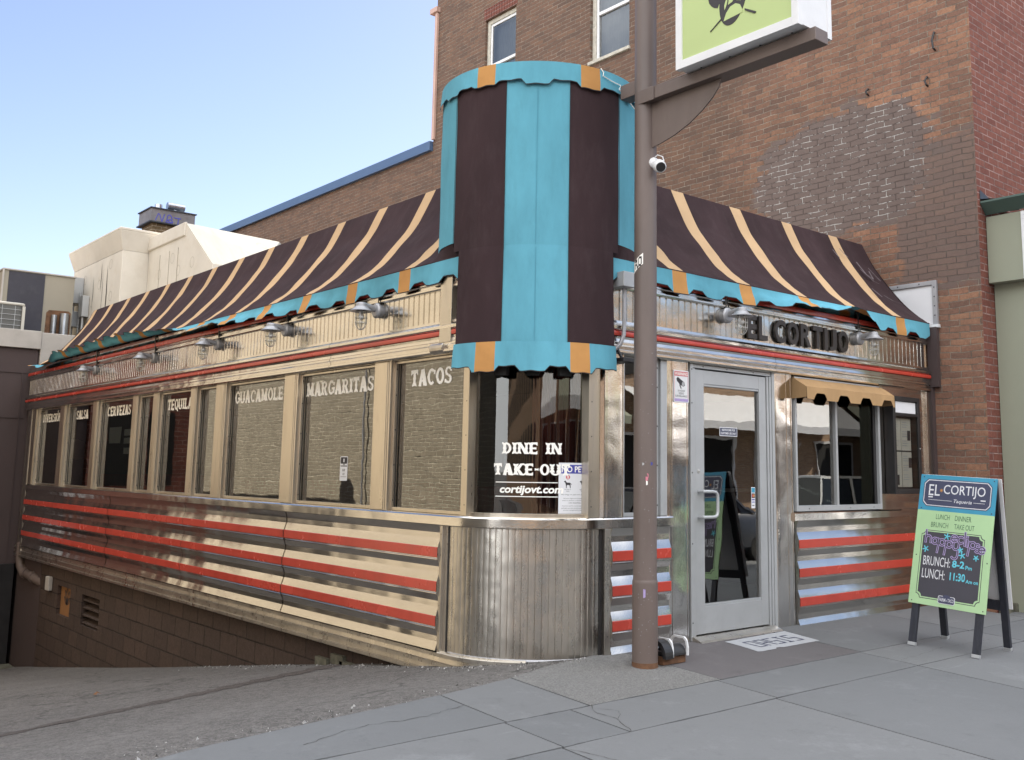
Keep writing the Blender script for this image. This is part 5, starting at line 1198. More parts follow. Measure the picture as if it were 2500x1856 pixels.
for v0, v1 in ((.315, .39), (1.27, 1.34)): part(af, 'rail', 'wood_black', lambda b: bx_(b, FB, -.233, .233, v0, v1, -.032, -.006), bev=.002)
part(af, 'board', 'white', lambda b: bx_(b, FB, -HW, HW, .33, 1.345, -.001, .006), bev=0)
def brd(b):
    bx_(b, FA, -HW, HW, .325, 1.060, .0, .008, 1); bx_(b, FA, -HW, HW, 1.0602, 1.345, .0, .008, 0); bx_(b, FA, -HW - .001, HW + .001, .324, 1.346, -.002, -.0003, 2)
bo = part(af, 'board', ['board_blue', 'board_green', 'wood_black'], brd)
def notch(x0, x1, y0, y1, r): return circ(x0, y0, r, None, 90, 0, 5) + circ(x1, y0, r, None, 180, 90, 5) + circ(x1, y1, r, None, 270, 180, 5) + circ(x0, y1, r, None, 360, 270, 5)
def prt(b):
    F = FA; z = .0082
    def cut(x0, x1, y0, y1, c): return [(x0 + c, y0), (x1 - c, y0), (x1 - c * .6, y0 + c * .35), (x1, y0 + c), (x1, y1 - c), (x1 - c * .6, y1 - c * .35), (x1 - c, y1), (x0 + c, y1), (x0 + c * .6, y1 - c * .35), (x0, y1 - c), (x0, y0 + c), (x0 + c * .6, y0 + c * .35)]
    b.prism(cut(-.285, .285, 1.092, 1.312, .034), F, z, z + .0004, 2); b.prism(cut(-.279, .279, 1.098, 1.306, .032), F, z, z + .0008, 1); b.prism(cut(-.273, .273, 1.104, 1.300, .030), F, z, z + .0012, 2)
    zz = z + .0018
    text(b, 'EL', F, -.238, 1.180, wd=.095, ht=.088, d=zz, mi=1, bold=.005); text(b, 'CORTIJO', F, -.112, 1.176, wd=.345, ht=.096, d=zz, mi=1, bold=.005)
    b.prism([(-.238, 1.163), (-.20, 1.163), (-.20, 1.172), (-.238, 1.172)], F, z, zz, 1); b.prism([(.20, 1.163), (.24, 1.163), (.24, 1.172), (.20, 1.172)], F, z, zz, 1)
    for i in range(8): a = radians(45 * i); b.prism([(-.131 + .004 * cos(a + 1.57), 1.224 + .004 * sin(a + 1.57)), (-.131 + .017 * cos(a), 1.224 + .017 * sin(a)), (-.131 + .004 * cos(a - 1.57), 1.224 + .004 * sin(a - 1.57))][::-1], F, z, zz + .0002 * i * .3, 7)
    text(b, 'Taqueria', F, -.02, 1.125, wd=.150, ht=.036, d=zz, mi=1, shear=.25, bold=.008)
    b.prism([(-.235, 1.144), (-.035, 1.144), (-.035, 1.147), (-.235, 1.147)], F, z, zz, 1); b.prism([(.142, 1.144), (.235, 1.144), (.235, 1.147), (.142, 1.147)], F, z, zz, 1)
    for tx, x, y, wd in (('LUNCH', -.155, .995, .115), ('DINNER', .005, .995, .135), ('BRUNCH', -.190, .930, .145), ('TAKE OUT', .005, .930, .165)): text(b, tx, F, x, y, wd=wd, ht=.040, d=z + .0008, mi=3)
    b.prism(notch(-.262, .262, .372, .905, .032), F, z, z + .0003, 4); b.prism(notch(-.257, .257, .377, .900, .032), F, z, z + .0006, 8); b.prism(notch(-.247, .247, .386, .892, .032), F, z, z + .0010, 4)
    def stroke(pts, wd, mi, dz):
        for i, (p, q) in enumerate(zip(pts, pts[1:])):
            P0, P1 = Vector(p), Vector(q); d = (P1 - P0).normalized(); n_ = Vector((-d.y, d.x)) * wd / 2; e = d * wd * .35
            b.prism([tuple(P0 - e - n_), tuple(P1 + e - n_), tuple(P1 + e + n_), tuple(P0 - e + n_)], F, z, z + dz + .00003 * i, mi)
    def arc(cx, cy, r, a0, a1, n=9, ry=None): return circ(cx, cy, r, ry, a0, a1, n)
    hw = []
    # "happy" drifting down to the right, "eclipse" above right, outlined bubble letters
    def h_(x, y): return [[(x, y), (x, y + .095)], [(x, y + .03)] + arc(x + .022, y + .03, .022, 180, 0) + [(x + .044, y)]]
    def a2(x, y): return [arc(x + .022, y + .024, .022, 0, 360, 14), [(x + .046, y + .046), (x + .046, y)]]
    def p_(x, y): return [[(x, y + .05), (x - .012, y - .055)], arc(x + .024, y + .026, .023, 0, 360, 14)]
    def y_(x, y): return [[(x, y + .05)] + arc(x + .022, y + .024, .022, 180, 360), [(x + .046, y + .05), (x + .040, y - .045)] + arc(x + .016, y - .045, .024, 0, -150, 8)]
    def e_(x, y): return [[(x, y + .026), (x + .046, y + .028)] + arc(x + .023, y + .025, .024, 8, 320, 14)]
    def c_l(x, y): return [arc(x + .022, y + .025, .024, 50, 310, 12)]
    def l_(x, y): return [[(x, y), (x - .002, y + .10)]]
    def i_(x, y): return [[(x, y), (x, y + .052)], [(x, y + .072), (x, y + .078)]]
    def s_l(x, y): return [arc(x + .018, y + .040, .016, 40, 260, 8) + arc(x + .018, y + .012, .016, 90, -140, 8)]
    for fn, x, y in ((h_, -.222, .808), (a2, -.166, .800), (p_, -.106, .792), (p_, -.046, .782), (y_, .012, .772)): hw += fn(x, y)
    for fn, x, y in ((e_, -.005, .832), (c_l, .050, .826), (l_, .105, .812), (i_, .124, .806), (p_, .146, .796), (s_l, .190, .778), (e_, .222, .766)): hw += fn(x, y)
    for ln in hw: stroke(ln, .0175, 5, .0018)
    for ln in hw: stroke(ln, .0075, 4, .0026)
    for x, y, r in ((-.045, .868, .024), (-.215, .755, .024), (.075, .775, .020), (.092, .735, .025), (.205, .728, .020)):
        for k in range(5):
            a = radians(90 + 72 * k + x * 200); stroke([(x, y), (x + r * cos(a), y + r * sin(a))], .008, 6, .0030 + .0001 * k)
    text(b, 'BRUNCH:', F, -.225, .630, wd=.225, ht=.072, d=z + .002, mi=1); text(b, '8-2', F, .018, .636, wd=.100, ht=.056, d=z + .002, mi=6, bold=.03); text(b, 'Pm', F, .128, .632, wd=.052, ht=.030, d=z + .002, mi=6, bold=.02)
    text(b, 'LUNCH:', F, -.225, .530, wd=.190, ht=.074, d=z + .002, mi=1); text(b, '11:30', F, .008, .538, wd=.125, ht=.060, d=z + .002, mi=6, bold=.025); text(b, 'Am on', F, .140, .532, wd=.098, ht=.028, d=z + .002, mi=6, bold=.02)
    b.prism(rrect(-.070, .068, .352, .412, .012), F, z, z + .0032, 1); b.prism(rrect(-.066, .064, .356, .408, .011), F, z, z + .0036, 2)
    b.prism(circ(-.001, .408, .03, .014), F, z, z + .0035, 2); text(b, 'FARM', F, -.060, .370, wd=.052, ht=.026, d=z + .0042, mi=1, bold=.01); text(b, 'to', F, -.005, .374, wd=.012, ht=.012, d=z + .0042, mi=1); text(b, 'TACO', F, .010, .370, wd=.050, ht=.026, d=z + .0042, mi=1, bold=.01)
    for x in (-.29, .295): 
        for y in (.345, .70, 1.075, 1.325): b.prism(circ(x, y, .005, None, 0, 360, 8), F, z, z + .002, 4)
q_ = MB(); prt(q_); q_.build('lettering', ['board_blue', 'chalk', 'ink_blue', 'sage', 'board', 'lilac', 'cyan', 'fabric_orange', 'board_green'], bo)
part(af, 'hinge_bolt', 'wire', lambda b: b.lathe([(.012, 0), (.012, .006), (0, .008)], (.57 - TL * .72 , -.291, .72), (0, -1, 0), 10))

# ------------------------------------------------------------------ brick building on the right
bk = thing('brick_building', 'tall old brick building behind the diner with sash windows and a painted over patch', 'building')
WX = 5.5
holes = [(-7.98, -7.13, 7.35, 9.0), (-5.30, -4.46, 7.35, 9.0)]
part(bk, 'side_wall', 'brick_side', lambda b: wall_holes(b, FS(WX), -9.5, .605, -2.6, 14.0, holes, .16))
part(bk, 'front_wall', 'brick_front', lambda b: (b.quad((WX, -.605, -.4), (20, -.605, -.4), (20, -.605, 14), (WX, -.605, 14)), b.quad((20, -.605, -.4), (20, 9.5, -.4), (20, 9.5, 14), (20, -.605, 14)), b.quad((20, 9.5, -2), (WX, 9.5, -2), (WX, 9.5, 14), (20, 9.5, 14)), b.quad((WX, -.605, 14), (20, -.605, 14), (20, 9.5, 14), (WX, 9.5, 14))))
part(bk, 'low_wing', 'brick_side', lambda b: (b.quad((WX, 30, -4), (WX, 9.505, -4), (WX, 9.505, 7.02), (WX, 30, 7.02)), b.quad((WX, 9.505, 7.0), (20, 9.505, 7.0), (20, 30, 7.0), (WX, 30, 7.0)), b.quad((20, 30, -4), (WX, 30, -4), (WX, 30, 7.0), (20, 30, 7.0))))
part(bk, 'coping', 'parapet_blue', lambda b: b.box(WX - .07, WX + .35, 9.52, 30, 7.02, 7.20), bev=.006)
part(bk, 'downspout', 'copper', lambda b: b.box(WX - .055, WX - .003, 9.425, 9.495, 7.21, 9.66).box(WX - .09, WX + .02, 9.40, 9.62, 9.66, 9.76), bev=.006)
for a, c, d, e in holes: part(bk, 'lintel', 'brick_front', lambda b: [b.box(WX - .008, WX + .01, -a + .04 - (c - a + .08) * (i + 1) / 13 + .006, -a + .04 - (c - a + .08) * i / 13 - .006, 9.004, 9.21) for i in range(13)])
for a, c, d, e in holes:
    y0, y1 = -c, -a
    def fr(b):
        x = WX + .05
        b.box(x, x + .1, y0, y0 + .03, d + .05, e); b.box(x, x + .1, y1 - .075, y1, d + .05, e); b.box(x, x + .1, y0 + .03, y1 - .075, e - .075, e)
        b.box(WX - .035, WX + .15, y0 - .02, y1 + .02, d, d + .05)
        b.box(x + .02, x + .08, y0 + .03, y0 + .06, d + .051, e - .075, 1); b.box(x + .02, x + .08, y1 - .115, y1 - .0755, d + .051, e - .075, 1)
        b.box(x + .02, x + .08, y0 + .06, y1 - .115, e - .125, e - .0755, 1); b.box(x + .02, x + .08, y0 + .06, y1 - .115, d + .051, d + .10, 1); b.box(x + .015, x + .07, y0 + .06, y1 - .115, 8.14, 8.19, 1)
    f = part(bk, 'window', ['wood_old', 'white'], fr, bev=.004)
    part(f, 'pane', 'glass', lambda b: (b.quad((WX + .10, y1 - .115, d + .1), (WX + .10, y0 + .06, d + .1), (WX + .10, y0 + .06, 8.14), (WX + .10, y1 - .115, 8.14)), b.quad((WX + .085, y1 - .115, 8.19), (WX + .085, y0 + .06, 8.19), (WX + .085, y0 + .06, e - .125), (WX + .085, y1 - .115, e - .125))))
    def dr_(b):
        path = [(WX + .20 + .015 * sin(i * 1.1), y1 - (y1 - y0) * i / 40, -1, 0) for i in range(41)]; b.sweep(path, [(0, d), (0, e)])
    part(f, 'curtain', 'drape', dr_, smooth=60)
    part(f, 'room', 'dark', lambda b: b.box(WX + .17, WX + .9, y0 - .02, y1 + .02, d - .02, e + .02).f.pop(-1) and None)
for y, z, h in ((-.22, 5.83, .20), (-.12, 5.45, .10), (.60, 5.55, .07)):
    part(bk, 'iron_hook', 'black', lambda b: b.tube([(WX - .01, y, z), (WX - .05, y, z + .01), (WX - .055, y + .01, z + h * .5), (WX - .03, y - .005, z + h), (WX - .01, y, z + h)], .011, 7), smooth=50)
part(bk, 'filler_panel', 'brown_wall', lambda b: b.box(5.445, WX - .002, -.13, -.02, 2.17, 2.80).box(5.4355, WX - .003, -.06, .0, -.08, 2.165))
bn = thing('wall_banner', 'blank white banner in a grey metal frame on the brick beside the awning', 'banner')
def bnf(b):
    x = WX - .035
    b.box(x, WX - .001, -.135, -.085, 2.83, 3.30); b.box(x, WX - .001, -.085, 1.6, 3.255, 3.30)
    for z in (2.92, 3.02, 3.12, 3.22): b.box(x - .004, x, -.117, -.104, z, z + .013, 1)
    for y in (.05, .3, .55, .8): b.box(x - .004, x, y, y + .013, 3.272, 3.285, 1)
part(bn, 'frame', ['lamp_grey', 'black'], bnf, bev=.002)
def bns(b):
    n, k = 26, 12
    for i in range(n + 1):
        for j in range(k + 1):
            y = -.085 + 1.68 * i / n; z = 2.835 + .42 * j / k; b.v.append((WX - .018 - .010 * mnoise.noise(Vector((y * 2, z * 9, 0))), y, z))
    for i in range(n):
        for j in range(k): b.f.append([i * (k + 1) + j, i * (k + 1) + j + 1, (i + 1) * (k + 1) + j + 1, (i + 1) * (k + 1) + j]); b.m.append(0)
part(bn, 'sheet', 'banner' if 'banner' in M else 'paper', bns, smooth=60)
part(bn, 'base_strip', 'white', lambda b: b.box(WX - .05, WX - .001, -.15, 1.6, 2.795, 2.828), bev=.002)
sf = thing('green_storefront', 'pale sage storefront with a dark green cornice at the right edge', 'storefront')
def cor(b):
    P = [(-.02, 3.93), (-.05, 3.95), (-.11, 4.06), (-.12, 4.075), (.0, 4.075)]
    path = [(5.655, -.61, -1, 0), (5.655, -1.00, -1, 0), (5.655, -1.00, 0, -1), (20, -1.00, 0, -1)]
    Q = [(5.655, -.61), (5.655, -1.00), (20, -1.00)]
    for (o, z), (o2, z2) in zip([(.0, 3.925), (.0, 3.945), (.11, 4.055), (.11, 4.075)], [(.0, 3.945), (.11, 4.055), (.11, 4.075), (-.6, 4.13)]):
        pts = lambda o_, z_: [(5.655 - o_, -.612, z_), (5.655 - o_, -1.00 - o_, z_), (20, -1.00 - o_, z_)]
        A, B_ = pts(o, z), pts(min(o2, .11) if o2 > 0 else -.1, z2)
        for i in range(2): b.quad(A[i], A[i + 1], B_[i + 1], B_[i], 1 if z2 > 4.08 else 0)
part(sf, 'cornice', ['sage_dark', 'slate'], cor)
part(sf, 'sign_box', 'sage_wall', lambda b: b.box(5.655, 20, -1.0, -.612, 3.225, 3.924), bev=.004)
part(sf, 'trim', 'white', lambda b: (b.box(5.645, 5.75, -1.018, -.975, 3.23, 3.92), b.box(5.643, 5.75, -1.021, -.98, 3.84, 3.86, 1), b.box(5.643, 5.75, -1.021, -.98, 3.88, 3.895, 1)) and None)
part(sf, 'wall', 'sage_wall', lambda b: b.box(5.775, 20, -.99, -.612, -.4, 3.224))
part(sf, 'flashing', 'slate', lambda b: b.add([(5.55, -.612, 4.10), (5.55, -.612, 4.20), (5.8, -.615, 4.13), (6.2, -.618, 4.09), (5.56, -.74, 4.085), (6.2, -.74, 4.08)], [(0, 1, 2), (0, 2, 4), (2, 3, 5, 4)]))
part(sf, 'rubble_sill', 'stone', lambda b: [b.box(5.52 + i * .11, 5.61 + i * .11, -.70 + .02 * (i % 2), -.615, -.1, -.02 + .02 * ((i * 7) % 3)) for i in range(3)] and None, bev=.012)

# ------------------------------------------------------------------ behind the diner
rb = thing('rear_building', 'dark brown building with grey coping and black door at the alley end', 'building')
def rbw(b):
    b.quad((-2.6, 13.1, -3.3), (-.05, 13.1, -3.3), (-.05, 13.1, -.36), (-2.6, 13.1, -.36)); b.box(-2.6, .10, 13.1, 24, -.36, 3.16); b.box(-2.6, -.05, 13.1001, 24, -3.3, -.3601); b.box(.11, 5.4, 13.11, 24, -3.3, 3.10)
    for z in (2.75, 2.0): b.box(-2.6, -.05, 13.085, 13.1, z, z + .012)
    b.box(-.12, -.105, 13.085, 13.1, -.3, 2.75)
part(rb, 'wall', 'brown_wall', rbw)
part(rb, 'brick_bay', 'brick_front', lambda b: b.box(-2.6, -.85, 12.95, 13.0995, -3.3, 3.16))
for x in (-2.3, -1.6): part(rb, 'window', 'dark', lambda b: b.box(x, x + .45, 12.93, 12.95, .9, 2.2))
part(rb, 'coping', 'coping', lambda b: (b.box(-2.7, .12, 13.04, 13.4, 3.165, 3.47), b.box(.1205, 1.0, 13.06, 13.4, 2.5, 3.455)), bev=.01)
part(rb, 'door', 'black', lambda b: (b.box(-1.15, -.0, 13.03, 13.09, -1.95, -.36), [b.box(-1.15 + i * .19, -1.14 + i * .19, 13.024, 13.03, -1.95, -.36) for i in range(6)]))
part(rb, 'step', 'stone', lambda b: b.box(-2.0, .05, 12.6, 13.03, -2.3, -1.93), bev=.02)
part(rb, 'panel', 'brown_wall', lambda b: b.box(.062, .12, 11.66, 13.08, -2.4, -.15))
part(rb, 'notice', 'paper', lambda b: b.box(-.80, -.56, 13.07, 13.095, .0, .42), bev=0)
hd = thing('roof_penthouse', 'cream coated rooftop penthouse with a slanted sunlit hood behind the side awning', 'roof structure')
def hood(b):
    b.box(1.24, 2.3, 12.80, 15.7, 3.2, 5.02); pass
    # overhanging tops with a chamfered fascia
    def cap(x0, x1, y0, y1, z0, z1, o=.10):
        b.add([(x0, y0, z0), (x1, y0, z0), (x1, y1, z0), (x0, y1, z0), (x0 - o, y0 - o, z1), (x1 + o, y0 - o, z1), (x1 + o, y1 + o, z1), (x0 - o, y1 + o, z1)], [(0, 1, 5, 4), (3, 0, 4, 7), (4, 5, 6, 7), (1, 2, 6, 5), (2, 3, 7, 6)])
        b.box(x0 - o, x1 + o, y0 - o, y1 + o, z1 + .001, z1 + .05)
    cap(1.24, 2.3, 12.80, 15.7, 5.02, 5.36); 
    V_ = [(1.69, 11.07, 5.27), (3.35, 11.07, 5.22), (3.35, 12.79, 5.22), (1.69, 12.79, 5.27), (1.69, 9.85, 4.40), (3.35, 9.85, 4.40), (1.69, 9.85, 3.5), (3.35, 9.85, 3.5), (1.69, 12.79, 3.5), (3.35, 12.79, 3.5)]
    b.add(V_, [(0, 1, 2, 3), (0, 3, 8, 6, 4), (4, 6, 7, 5), (1, 5, 7, 9, 2), (2, 9, 8, 3)]); b.add([V_[0], V_[4], V_[5], V_[1]], [(0, 1, 2, 3)], 1)
    b.add([(1.66, 11.06, 5.06), (1.66, 12.79, 5.06), (1.66, 12.79, 5.285), (1.66, 11.06, 5.285), (1.70, 11.06, 5.04), (1.70, 12.79, 5.04), (1.70, 12.79, 5.29), (1.70, 11.06, 5.29)], [(0, 3, 2, 1), (0, 1, 5, 4), (3, 7, 6, 2), (0, 4, 7, 3)])
part(hd, 'shell', ['rubber', 'rubber_top'], hood, bev=.012)
def pat(b):
    rnd = random.Random(2)
    for y, z in ((14.9, 4.75), (14.0, 4.55), (13.4, 4.85), (13.3, 4.25), (14.4, 4.1)):
        o = circ(0, 0, .085, .09, 0, 360, 28); i_ = circ(0, 0, .079, .084, 0, 360, 28)
        for k in range(28):
            a, c = k, (k + 1) % 28
            b.quad(*[(1.237, y - p[0], z + p[1]) for p in (o[a], o[c], i_[c], i_[a])])
    for y, z in ((12.2, 4.55), (11.6, 4.75), (11.3, 4.5), (12.4, 4.2), (10.7, 4.55)):
        o = circ(0, 0, .085, .09, 0, 360, 28); i_ = circ(0, 0, .079, .084, 0, 360, 28)
        for k in range(28):
            a, c = k, (k + 1) % 28
            b.quad(*[(1.687, y - p[0], z + p[1]) for p in (o[a], o[c], i_[c], i_[a])])
    for x, t in ((2.2, .18), (2.9, .25)):
        for k in range(24):
            a, c = 2 * pi * k / 24, 2 * pi * (k + 1) / 24
            f = lambda an, r: (x + r * cos(an), 11.07 - 1.22 * (t + r * sin(an) * .8), 5.25 - .85 * (t + r * sin(an) * .8) + .004)
            b.quad(f(a, .09), f(c, .09), f(c, .082), f(a, .082))
part(hd, 'membrane_patch', 'duct_beige', pat)
for y, z0, z1, w_ in ((13.55, 3.6, 4.85, .022), (13.9, 4.4, 4.95, .012), (14.35, 4.1, 4.75, .010), (13.8, 3.7, 4.9, .006)):
    def hseam(b):
        n = 10
        for i in range(n):
            za_, zb = z0 + (z1 - z0) * i / n, z0 + (z1 - z0) * (i + 1) / n; wa_ = w_ * sin(pi * (i + .3) / (n + .6)); wb_ = w_ * sin(pi * (i + 1.3) / (n + .6)); o = .01 * sin(i * .9); o2 = .01 * sin((i + 1) * .9)
            b.quad((1.236, y + wa_ + o, za_), (1.236, y - wa_ + o, za_), (1.236, y - wb_ + o2, zb), (1.236, y + wb_ + o2, zb))
    part(hd, 'seam', 'dark', hseam)
for y in (11.35, 11.75, 12.2): part(hd, 'seam', 'duct_beige', lambda b: b.box(1.684, 1.69, y, y + .008, 3.6, 4.9))
part(hd, 'meter_box', 'alu', lambda b: (b.box(1.02, 1.235, 14.95, 15.35, 4.30, 4.80), b.box(1.08, 1.235, 15.0, 15.2, 3.85, 4.15), b.tube([(1.13, 15.15, 4.3), (1.13, 15.15, 3.3)], .022, 8), b.tube([(1.16, 14.85, 4.5), (1.16, 14.85, 3.3)], .018, 8), b.tube([(1.16, 14.6, 4.2), (1.16, 14.6, 3.3)], .022, 8), b.box(1.12, 1.235, 14.52, 14.72, 4.0, 4.4)), bev=.006)
ch = thing('chimney', 'short brick chimney with a graffitied metal collar and two flues above the penthouse', 'chimney')
part(ch, 'stack', 'brick_chimney', lambda b: b.box(3.46, 4.36, 18.05, 18.75, 3, 6.86))
part(ch, 'collar', ['collar', 'slate'], lambda b: (b.box(3.40, 4.42, 17.98, 18.82, 6.885, 7.19), b.box(3.36, 4.46, 17.94, 18.86, 6.855, 6.884, 1), b.box(3.37, 4.45, 17.95, 18.85, 7.1905, 7.215, 1)))
part(ch, 'flue', 'galv', lambda b: (b.lathe([(.085, 0), (.085, .16), (.075, .16)], (3.66, 18.3, 7.21), n=20), b.tube([(4.05, 18.3, 7.21), (4.05, 18.3, 7.30)], .06, 14), b.tube([(3.86, 18.3, 7.38), (4.26, 18.3, 7.38)], .09, 18)), smooth=40)
def gra(b):
    F = FF(17.979); k = 0
    for ln in ([(3.50, 6.91), (3.53, 7.0), (3.56, 7.08), (3.59, 7.06), (3.63, 6.95), (3.65, 6.90), (3.67, 6.97), (3.70, 7.08)], [(3.88, 7.0), (3.86, 7.06), (3.82, 7.09), (3.78, 7.07), (3.76, 7.0), (3.78, 6.95), (3.84, 6.92), (3.88, 6.91), (3.86, 6.90), (3.80, 6.90), (3.74, 6.91), (3.76, 6.95), (3.86, 6.99), (3.90, 6.92), (3.87, 6.90)], [(3.92, 7.04), (4.08, 7.04)], [(4.03, 7.04), (4.02, 6.90)]):
        for p, q in zip(ln, ln[1:]):
            k += 1; P, Q = Vector(p), Vector(q); d = (Q - P).normalized(); n_ = Vector((-d.y, d.x)) * .011; d *= .006
            b.prism([tuple(P - d - n_), tuple(Q + d - n_), tuple(Q + d + n_), tuple(P - d + n_)], F, 0, .002 + .0002 * k, 0)
part(ch, 'graffiti', 'poster_blue', gra)
rc = thing('rooftop_enclosure', 'beige metal rooftop enclosure with a black tarred patch behind the condenser', 'roof structure')
part(rc, 'shell', ['duct_beige', 'duct_dark', 'coping'], lambda b: (b.box(-.24, .95, 14.5, 18, 2.9, 4.70), b.box(-.155, .44, 14.485, 14.499, 2.9, 4.685, 1), b.box(-.26, .97, 14.47, 18.03, 4.701, 4.725, 2), b.box(-.262, -.235, 14.47, 14.5, 2.9, 4.70, 2)))
part(rc, 'pipe_chase', ['rust', 'galv'], lambda b: (b.prism([(.49, 2.9), (.92, 2.9), (.92, 4.03), (.88, 4.06), (.55, 4.05), (.51, 4.0)], FF(14.499), .0, .012, 0), b.tube([(.63, 14.44, 2.9), (.63, 14.44, 3.96)], .05, 12, 1), b.tube([(.80, 14.42, 2.9), (.80, 14.42, 4.0)], .075, 14, 1)), smooth=40)
ac = thing('roof_condenser', 'grey condenser unit with a pale rounded lid on the back roof', 'air conditioner')
part(ac, 'body', 'ac', lambda b: b.prism(rrect(-.80, -.05, 13.62, 14.35, .08), ((0, 0, 3.1), (1, 0, 0), (0, 1, 0)), 0, .84))
part(ac, 'lid', 'ac_light', lambda b: b.prism(rrect(-.82, -.03, 13.60, 14.37, .10), ((0, 0, 3.945), (1, 0, 0), (0, 1, 0)), 0, .05), bev=.02)
part(ac, 'corner_post', 'ac_light', lambda b: b.box(-.085, -.04, 13.605, 13.65, 3.1, 3.94))
def grl(b):
    for i in range(9): b.box(-.74, -.10, 13.605, 13.612, 3.15 + i * .09, 3.156 + i * .09)
    for x in (-.6, -.4, -.2): b.box(x, x + .006, 13.600, 13.6045, 3.1, 3.94)
part(ac, 'grille', 'alu', grl)

# ------------------------------------------------------------------ what the steel and the glass look back at: far side of the alley, street, parked cars
al = thing('alley_building', 'long tan painted brick building along the far side of the alley', 'building')
part(al, 'wall', 'brick_tan', lambda b: (b.quad((-5.25, .4, -4), (-5.25, 19.5, -4), (-5.25, 19.5, 8.2), (-5.25, .4, 8.2)), b.quad((-20, .4, -1), (-5.25, .4, -1), (-5.25, .4, 8.2), (-20, .4, 8.2)), b.quad((-5.25, 19.5, -4), (-20, 19.5, -4), (-20, 19.5, 8.2), (-5.25, 19.5, 8.2)), b.quad((-20, .4, 8.2), (-5.25, .4, 8.2), (-5.25, 19.5, 8.2), (-20, 19.5, 8.2))))
part(al, 'downpipe', 'lamp_grey', lambda b: b.tube([(-5.18, 11.2, -2), (-5.18, 11.2, 8.1)], .022, 10), smooth=50)
part(al, 'coping', 'coping', lambda b: b.box(-20, -5.15, .3, 19.6, 8.201, 8.4))
db = thing('distant_building', 'dark red brick building closing the far end of the alley', 'building')
part(db, 'wall', 'brick_front', lambda b: b.box(-20, -2.7, 26, 34, -5, 9))
st2 = thing('street_building', 'low brick shop building across the street', 'building')
part(st2, 'wall', 'brick_street', lambda b: b.box(-14, 64, -26, -19, -.4, 6.6))
part(st2, 'parapet', 'sage_dark', lambda b: b.box(-14.1, 64.1, -26, -18.9, 6.601, 7.3))
for i, x in enumerate(range(-13, 60, 4)):
    w_ = part(st2, 'shop_window', 'dark', lambda b: b.box(x + .3, x + 2.8, -18.99, -18.93, .2, 2.5))
    part(w_, 'frame', 'white', lambda b: (b.box(x + .2, x + .3, -18.99, -18.9, .2, 2.6), b.box(x + 2.8, x + 2.9, -18.99, -18.9, .2, 2.6), b.box(x + .3, x + 2.8, -18.99, -18.9, 2.5, 2.6)))
    part(st2, 'upper_window', 'dark', lambda b: b.box(x + .6, x + 1.7, -18.99, -18.93, 4.6, 6.1))
def shopaw(b):
    for x0, x1, mi in ((-13, -6, 0), (-5, -1, 1), (-.5, 4, 0), (4.5, 8, 1), (8.5, 12, 1), (12.5, 19, 1), (20, 33, 0), (33.5, 37, 1), (37.5, 50, 0), (51, 58, 1)):
        b.add([(x0, -19, 4.2), (x1, -19, 4.2), (x1, -17.6, 3.1), (x0, -17.6, 3.1), (x0, -17.6, 2.8), (x1, -17.6, 2.8)], [(0, 3, 2, 1), (3, 4, 5, 2)], mi)
part(st2, 'shop_awning', ['white', 'sage_wall'], shopaw)
tb = thing('corner_block', 'tall pale block at the far street corner', 'building')
part(tb, 'wall', 'brick_street', lambda b: b.box(-70, -15, -30, -19, -.4, 13))
part(tb, 'window', 'dark', lambda b: [b.box(-68 + 2.6 * i, -66.6 + 2.6 * i, -18.99, -18.93, 1.0 + 3.1 * j, 2.8 + 3.1 * j) for i in range(20) for j in range(4)] and None)
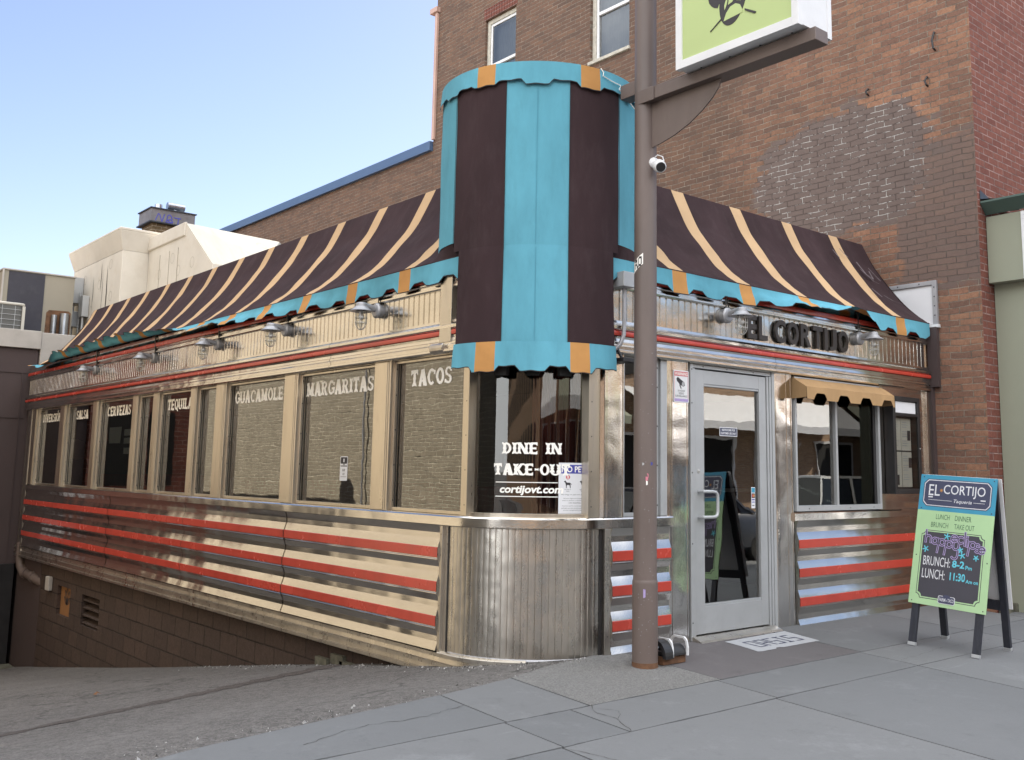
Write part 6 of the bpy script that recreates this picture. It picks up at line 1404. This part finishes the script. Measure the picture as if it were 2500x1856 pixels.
def car(name, label, col, loc, rz, tall):
    mt = paint(name + '_paint', col, .25, .0, .04, 1.0, spec=.7)
    r = thing(name, label, 'car', 'cars parked along the kerb', loc=loc, rot=(0, 0, rz))
    h = tall
    def body(b):
        sec = [(-2.30, .40, .62, .62), (-2.26, .30, .86, .78), (-2.0, .24, .96, .86), (-1.2, .22, 1.02, .90), (0, .22, 1.04, .92), (1.2, .22, 1.0, .90), (1.9, .24, .92, .86), (2.22, .32, .80, .76), (2.30, .42, .62, .60)]
        k = 8
        for x, z0, z1, hw in sec:
            for y, z in ((-hw * .86, z0), (-hw, z0 + .16), (-hw, z1 - .14), (-hw * .90, z1), (hw * .90, z1), (hw, z1 - .14), (hw, z0 + .16), (hw * .86, z0)): b.v.append((x, y, z))
        for i in range(len(sec) - 1):
            for j in range(k): b.f.append([i * k + j, (i + 1) * k + j, (i + 1) * k + (j + 1) % k, i * k + (j + 1) % k]); b.m.append(0)
        b.f += [list(range(k)), list(range((len(sec) - 1) * k + k - 1, (len(sec) - 1) * k - 1, -1))]; b.m += [0, 0]
        b.add([(-1.75, -.70, h), (.55, -.70, h), (.55, .70, h), (-1.75, .70, h), (-1.75, -.70, h - .05), (.60, -.71, h - .05), (.60, .71, h - .05), (-1.75, .70, h - .05)], [(0, 1, 2, 3), (4, 5, 1, 0), (7, 3, 2, 6), (5, 6, 2, 1), (4, 0, 3, 7)])
        for s_ in (-1, 1):
            for (x0, x1, t0, t1) in ((-2.05, -1.95, -1.78, -1.70), (-.72, -.62, -.70, -.60), (.28, .38, .20, .28), (1.22, 1.32, .52, .60)): b.add([(x0, s_ * .835, 1.0), (x1, s_ * .835, 1.0), (t1, s_ * .705, h - .04), (t0, s_ * .705, h - .04)], [(0, 1, 2, 3)])
    part(r, 'body', mt, body, smooth=35)
    part(r, 'glazing', 'dark_glass' if 'dark_glass' in M else 'black', lambda b: b.add([(-2.1, -.82, 1.0), (1.32, -.82, 1.0), (1.32, .82, 1.0), (-2.1, .82, 1.0), (-1.77, -.69, h - .05), (.58, -.69, h - .05), (.58, .69, h - .05), (-1.77, .69, h - .05)], [(0, 1, 5, 4), (1, 2, 6, 5), (2, 3, 7, 6), (3, 0, 4, 7)]))
    for x in (-1.38, 1.42):
        for s_ in (-1, 1):
            wl = part(r, 'wheel', 'black', lambda b: b.lathe([(.20, -.10), (.31, -.11), (.335, -.07), (.335, .07), (.31, .11), (.20, .10)], (x, s_ * .80, .335), (0, 1, 0), 24), smooth=40)
            part(wl, 'rim', 'alu', lambda b: b.lathe([(0, .09), (.06, .10), (.20, .085), (.205, .095), (.205, .06)], (x, s_ * .80, .335), (0, s_, 0), 16), smooth=40)
    for s_ in (-1, 1): part(r, 'headlight', 'wire', lambda b: b.box(2.18, 2.27, s_ * .62 - .12, s_ * .62 + .12, .62, .76), bev=.02)
    return r
M['dark_glass'] = glass('car_glass', tint=(.05, .06, .06), ior=1.5, wav=0)
car('parked_car', 'white estate car parked at the kerb opposite the order window', (.75, .76, .77), (15.4, -7.55, -.505), 0, 1.72)
car('parked_car', 'dark blue saloon car parked at the kerb opposite the door', (.03, .035, .05), (10.0, -7.55, -.505), 0, 1.45)
car('parked_car', 'silver saloon car parked farther along the kerb', (.42, .43, .44), (4.6, -7.55, -.505), 0, 1.45)
lf = MB()
lf.add([(0, 0, .012), (.03, -.012, .022), (.065, 0, .010), (.035, .014, .030), (.02, .028, .016), (.02, -.03, .012)], [(0, 1, 3), (1, 2, 3), (0, 3, 4), (0, 5, 1)])
lo = lf.build('fallen_leaf', 'leaf'); lo.location = (-1.55, 3.6, za(-1.55, 3.6)); tag(lo, 'single curled brown leaf lying on the alley asphalt', 'leaf')

# put each root at the base of its own parts
bpy.context.view_layer.update()
def meshes(o):
    out = []
    for c in o.children:
        if c.type == 'MESH': out.append(c)
        out += meshes(c)
    return out
for o in [o for o in SC.objects if o.parent is None and o.type == 'EMPTY' and o.location.length < 1e-6]:
    pts = [c.matrix_world @ Vector(k) for c in meshes(o) for k in c.bound_box]
    if not pts: continue
    lo_ = Vector([min(p[i] for p in pts) for i in range(3)]); hi_ = Vector([max(p[i] for p in pts) for i in range(3)])
    o.location = ((lo_.x + hi_.x) / 2, (lo_.y + hi_.y) / 2, lo_.z)
    for c in o.children: c.matrix_parent_inverse = Matrix.Translation(-o.location)
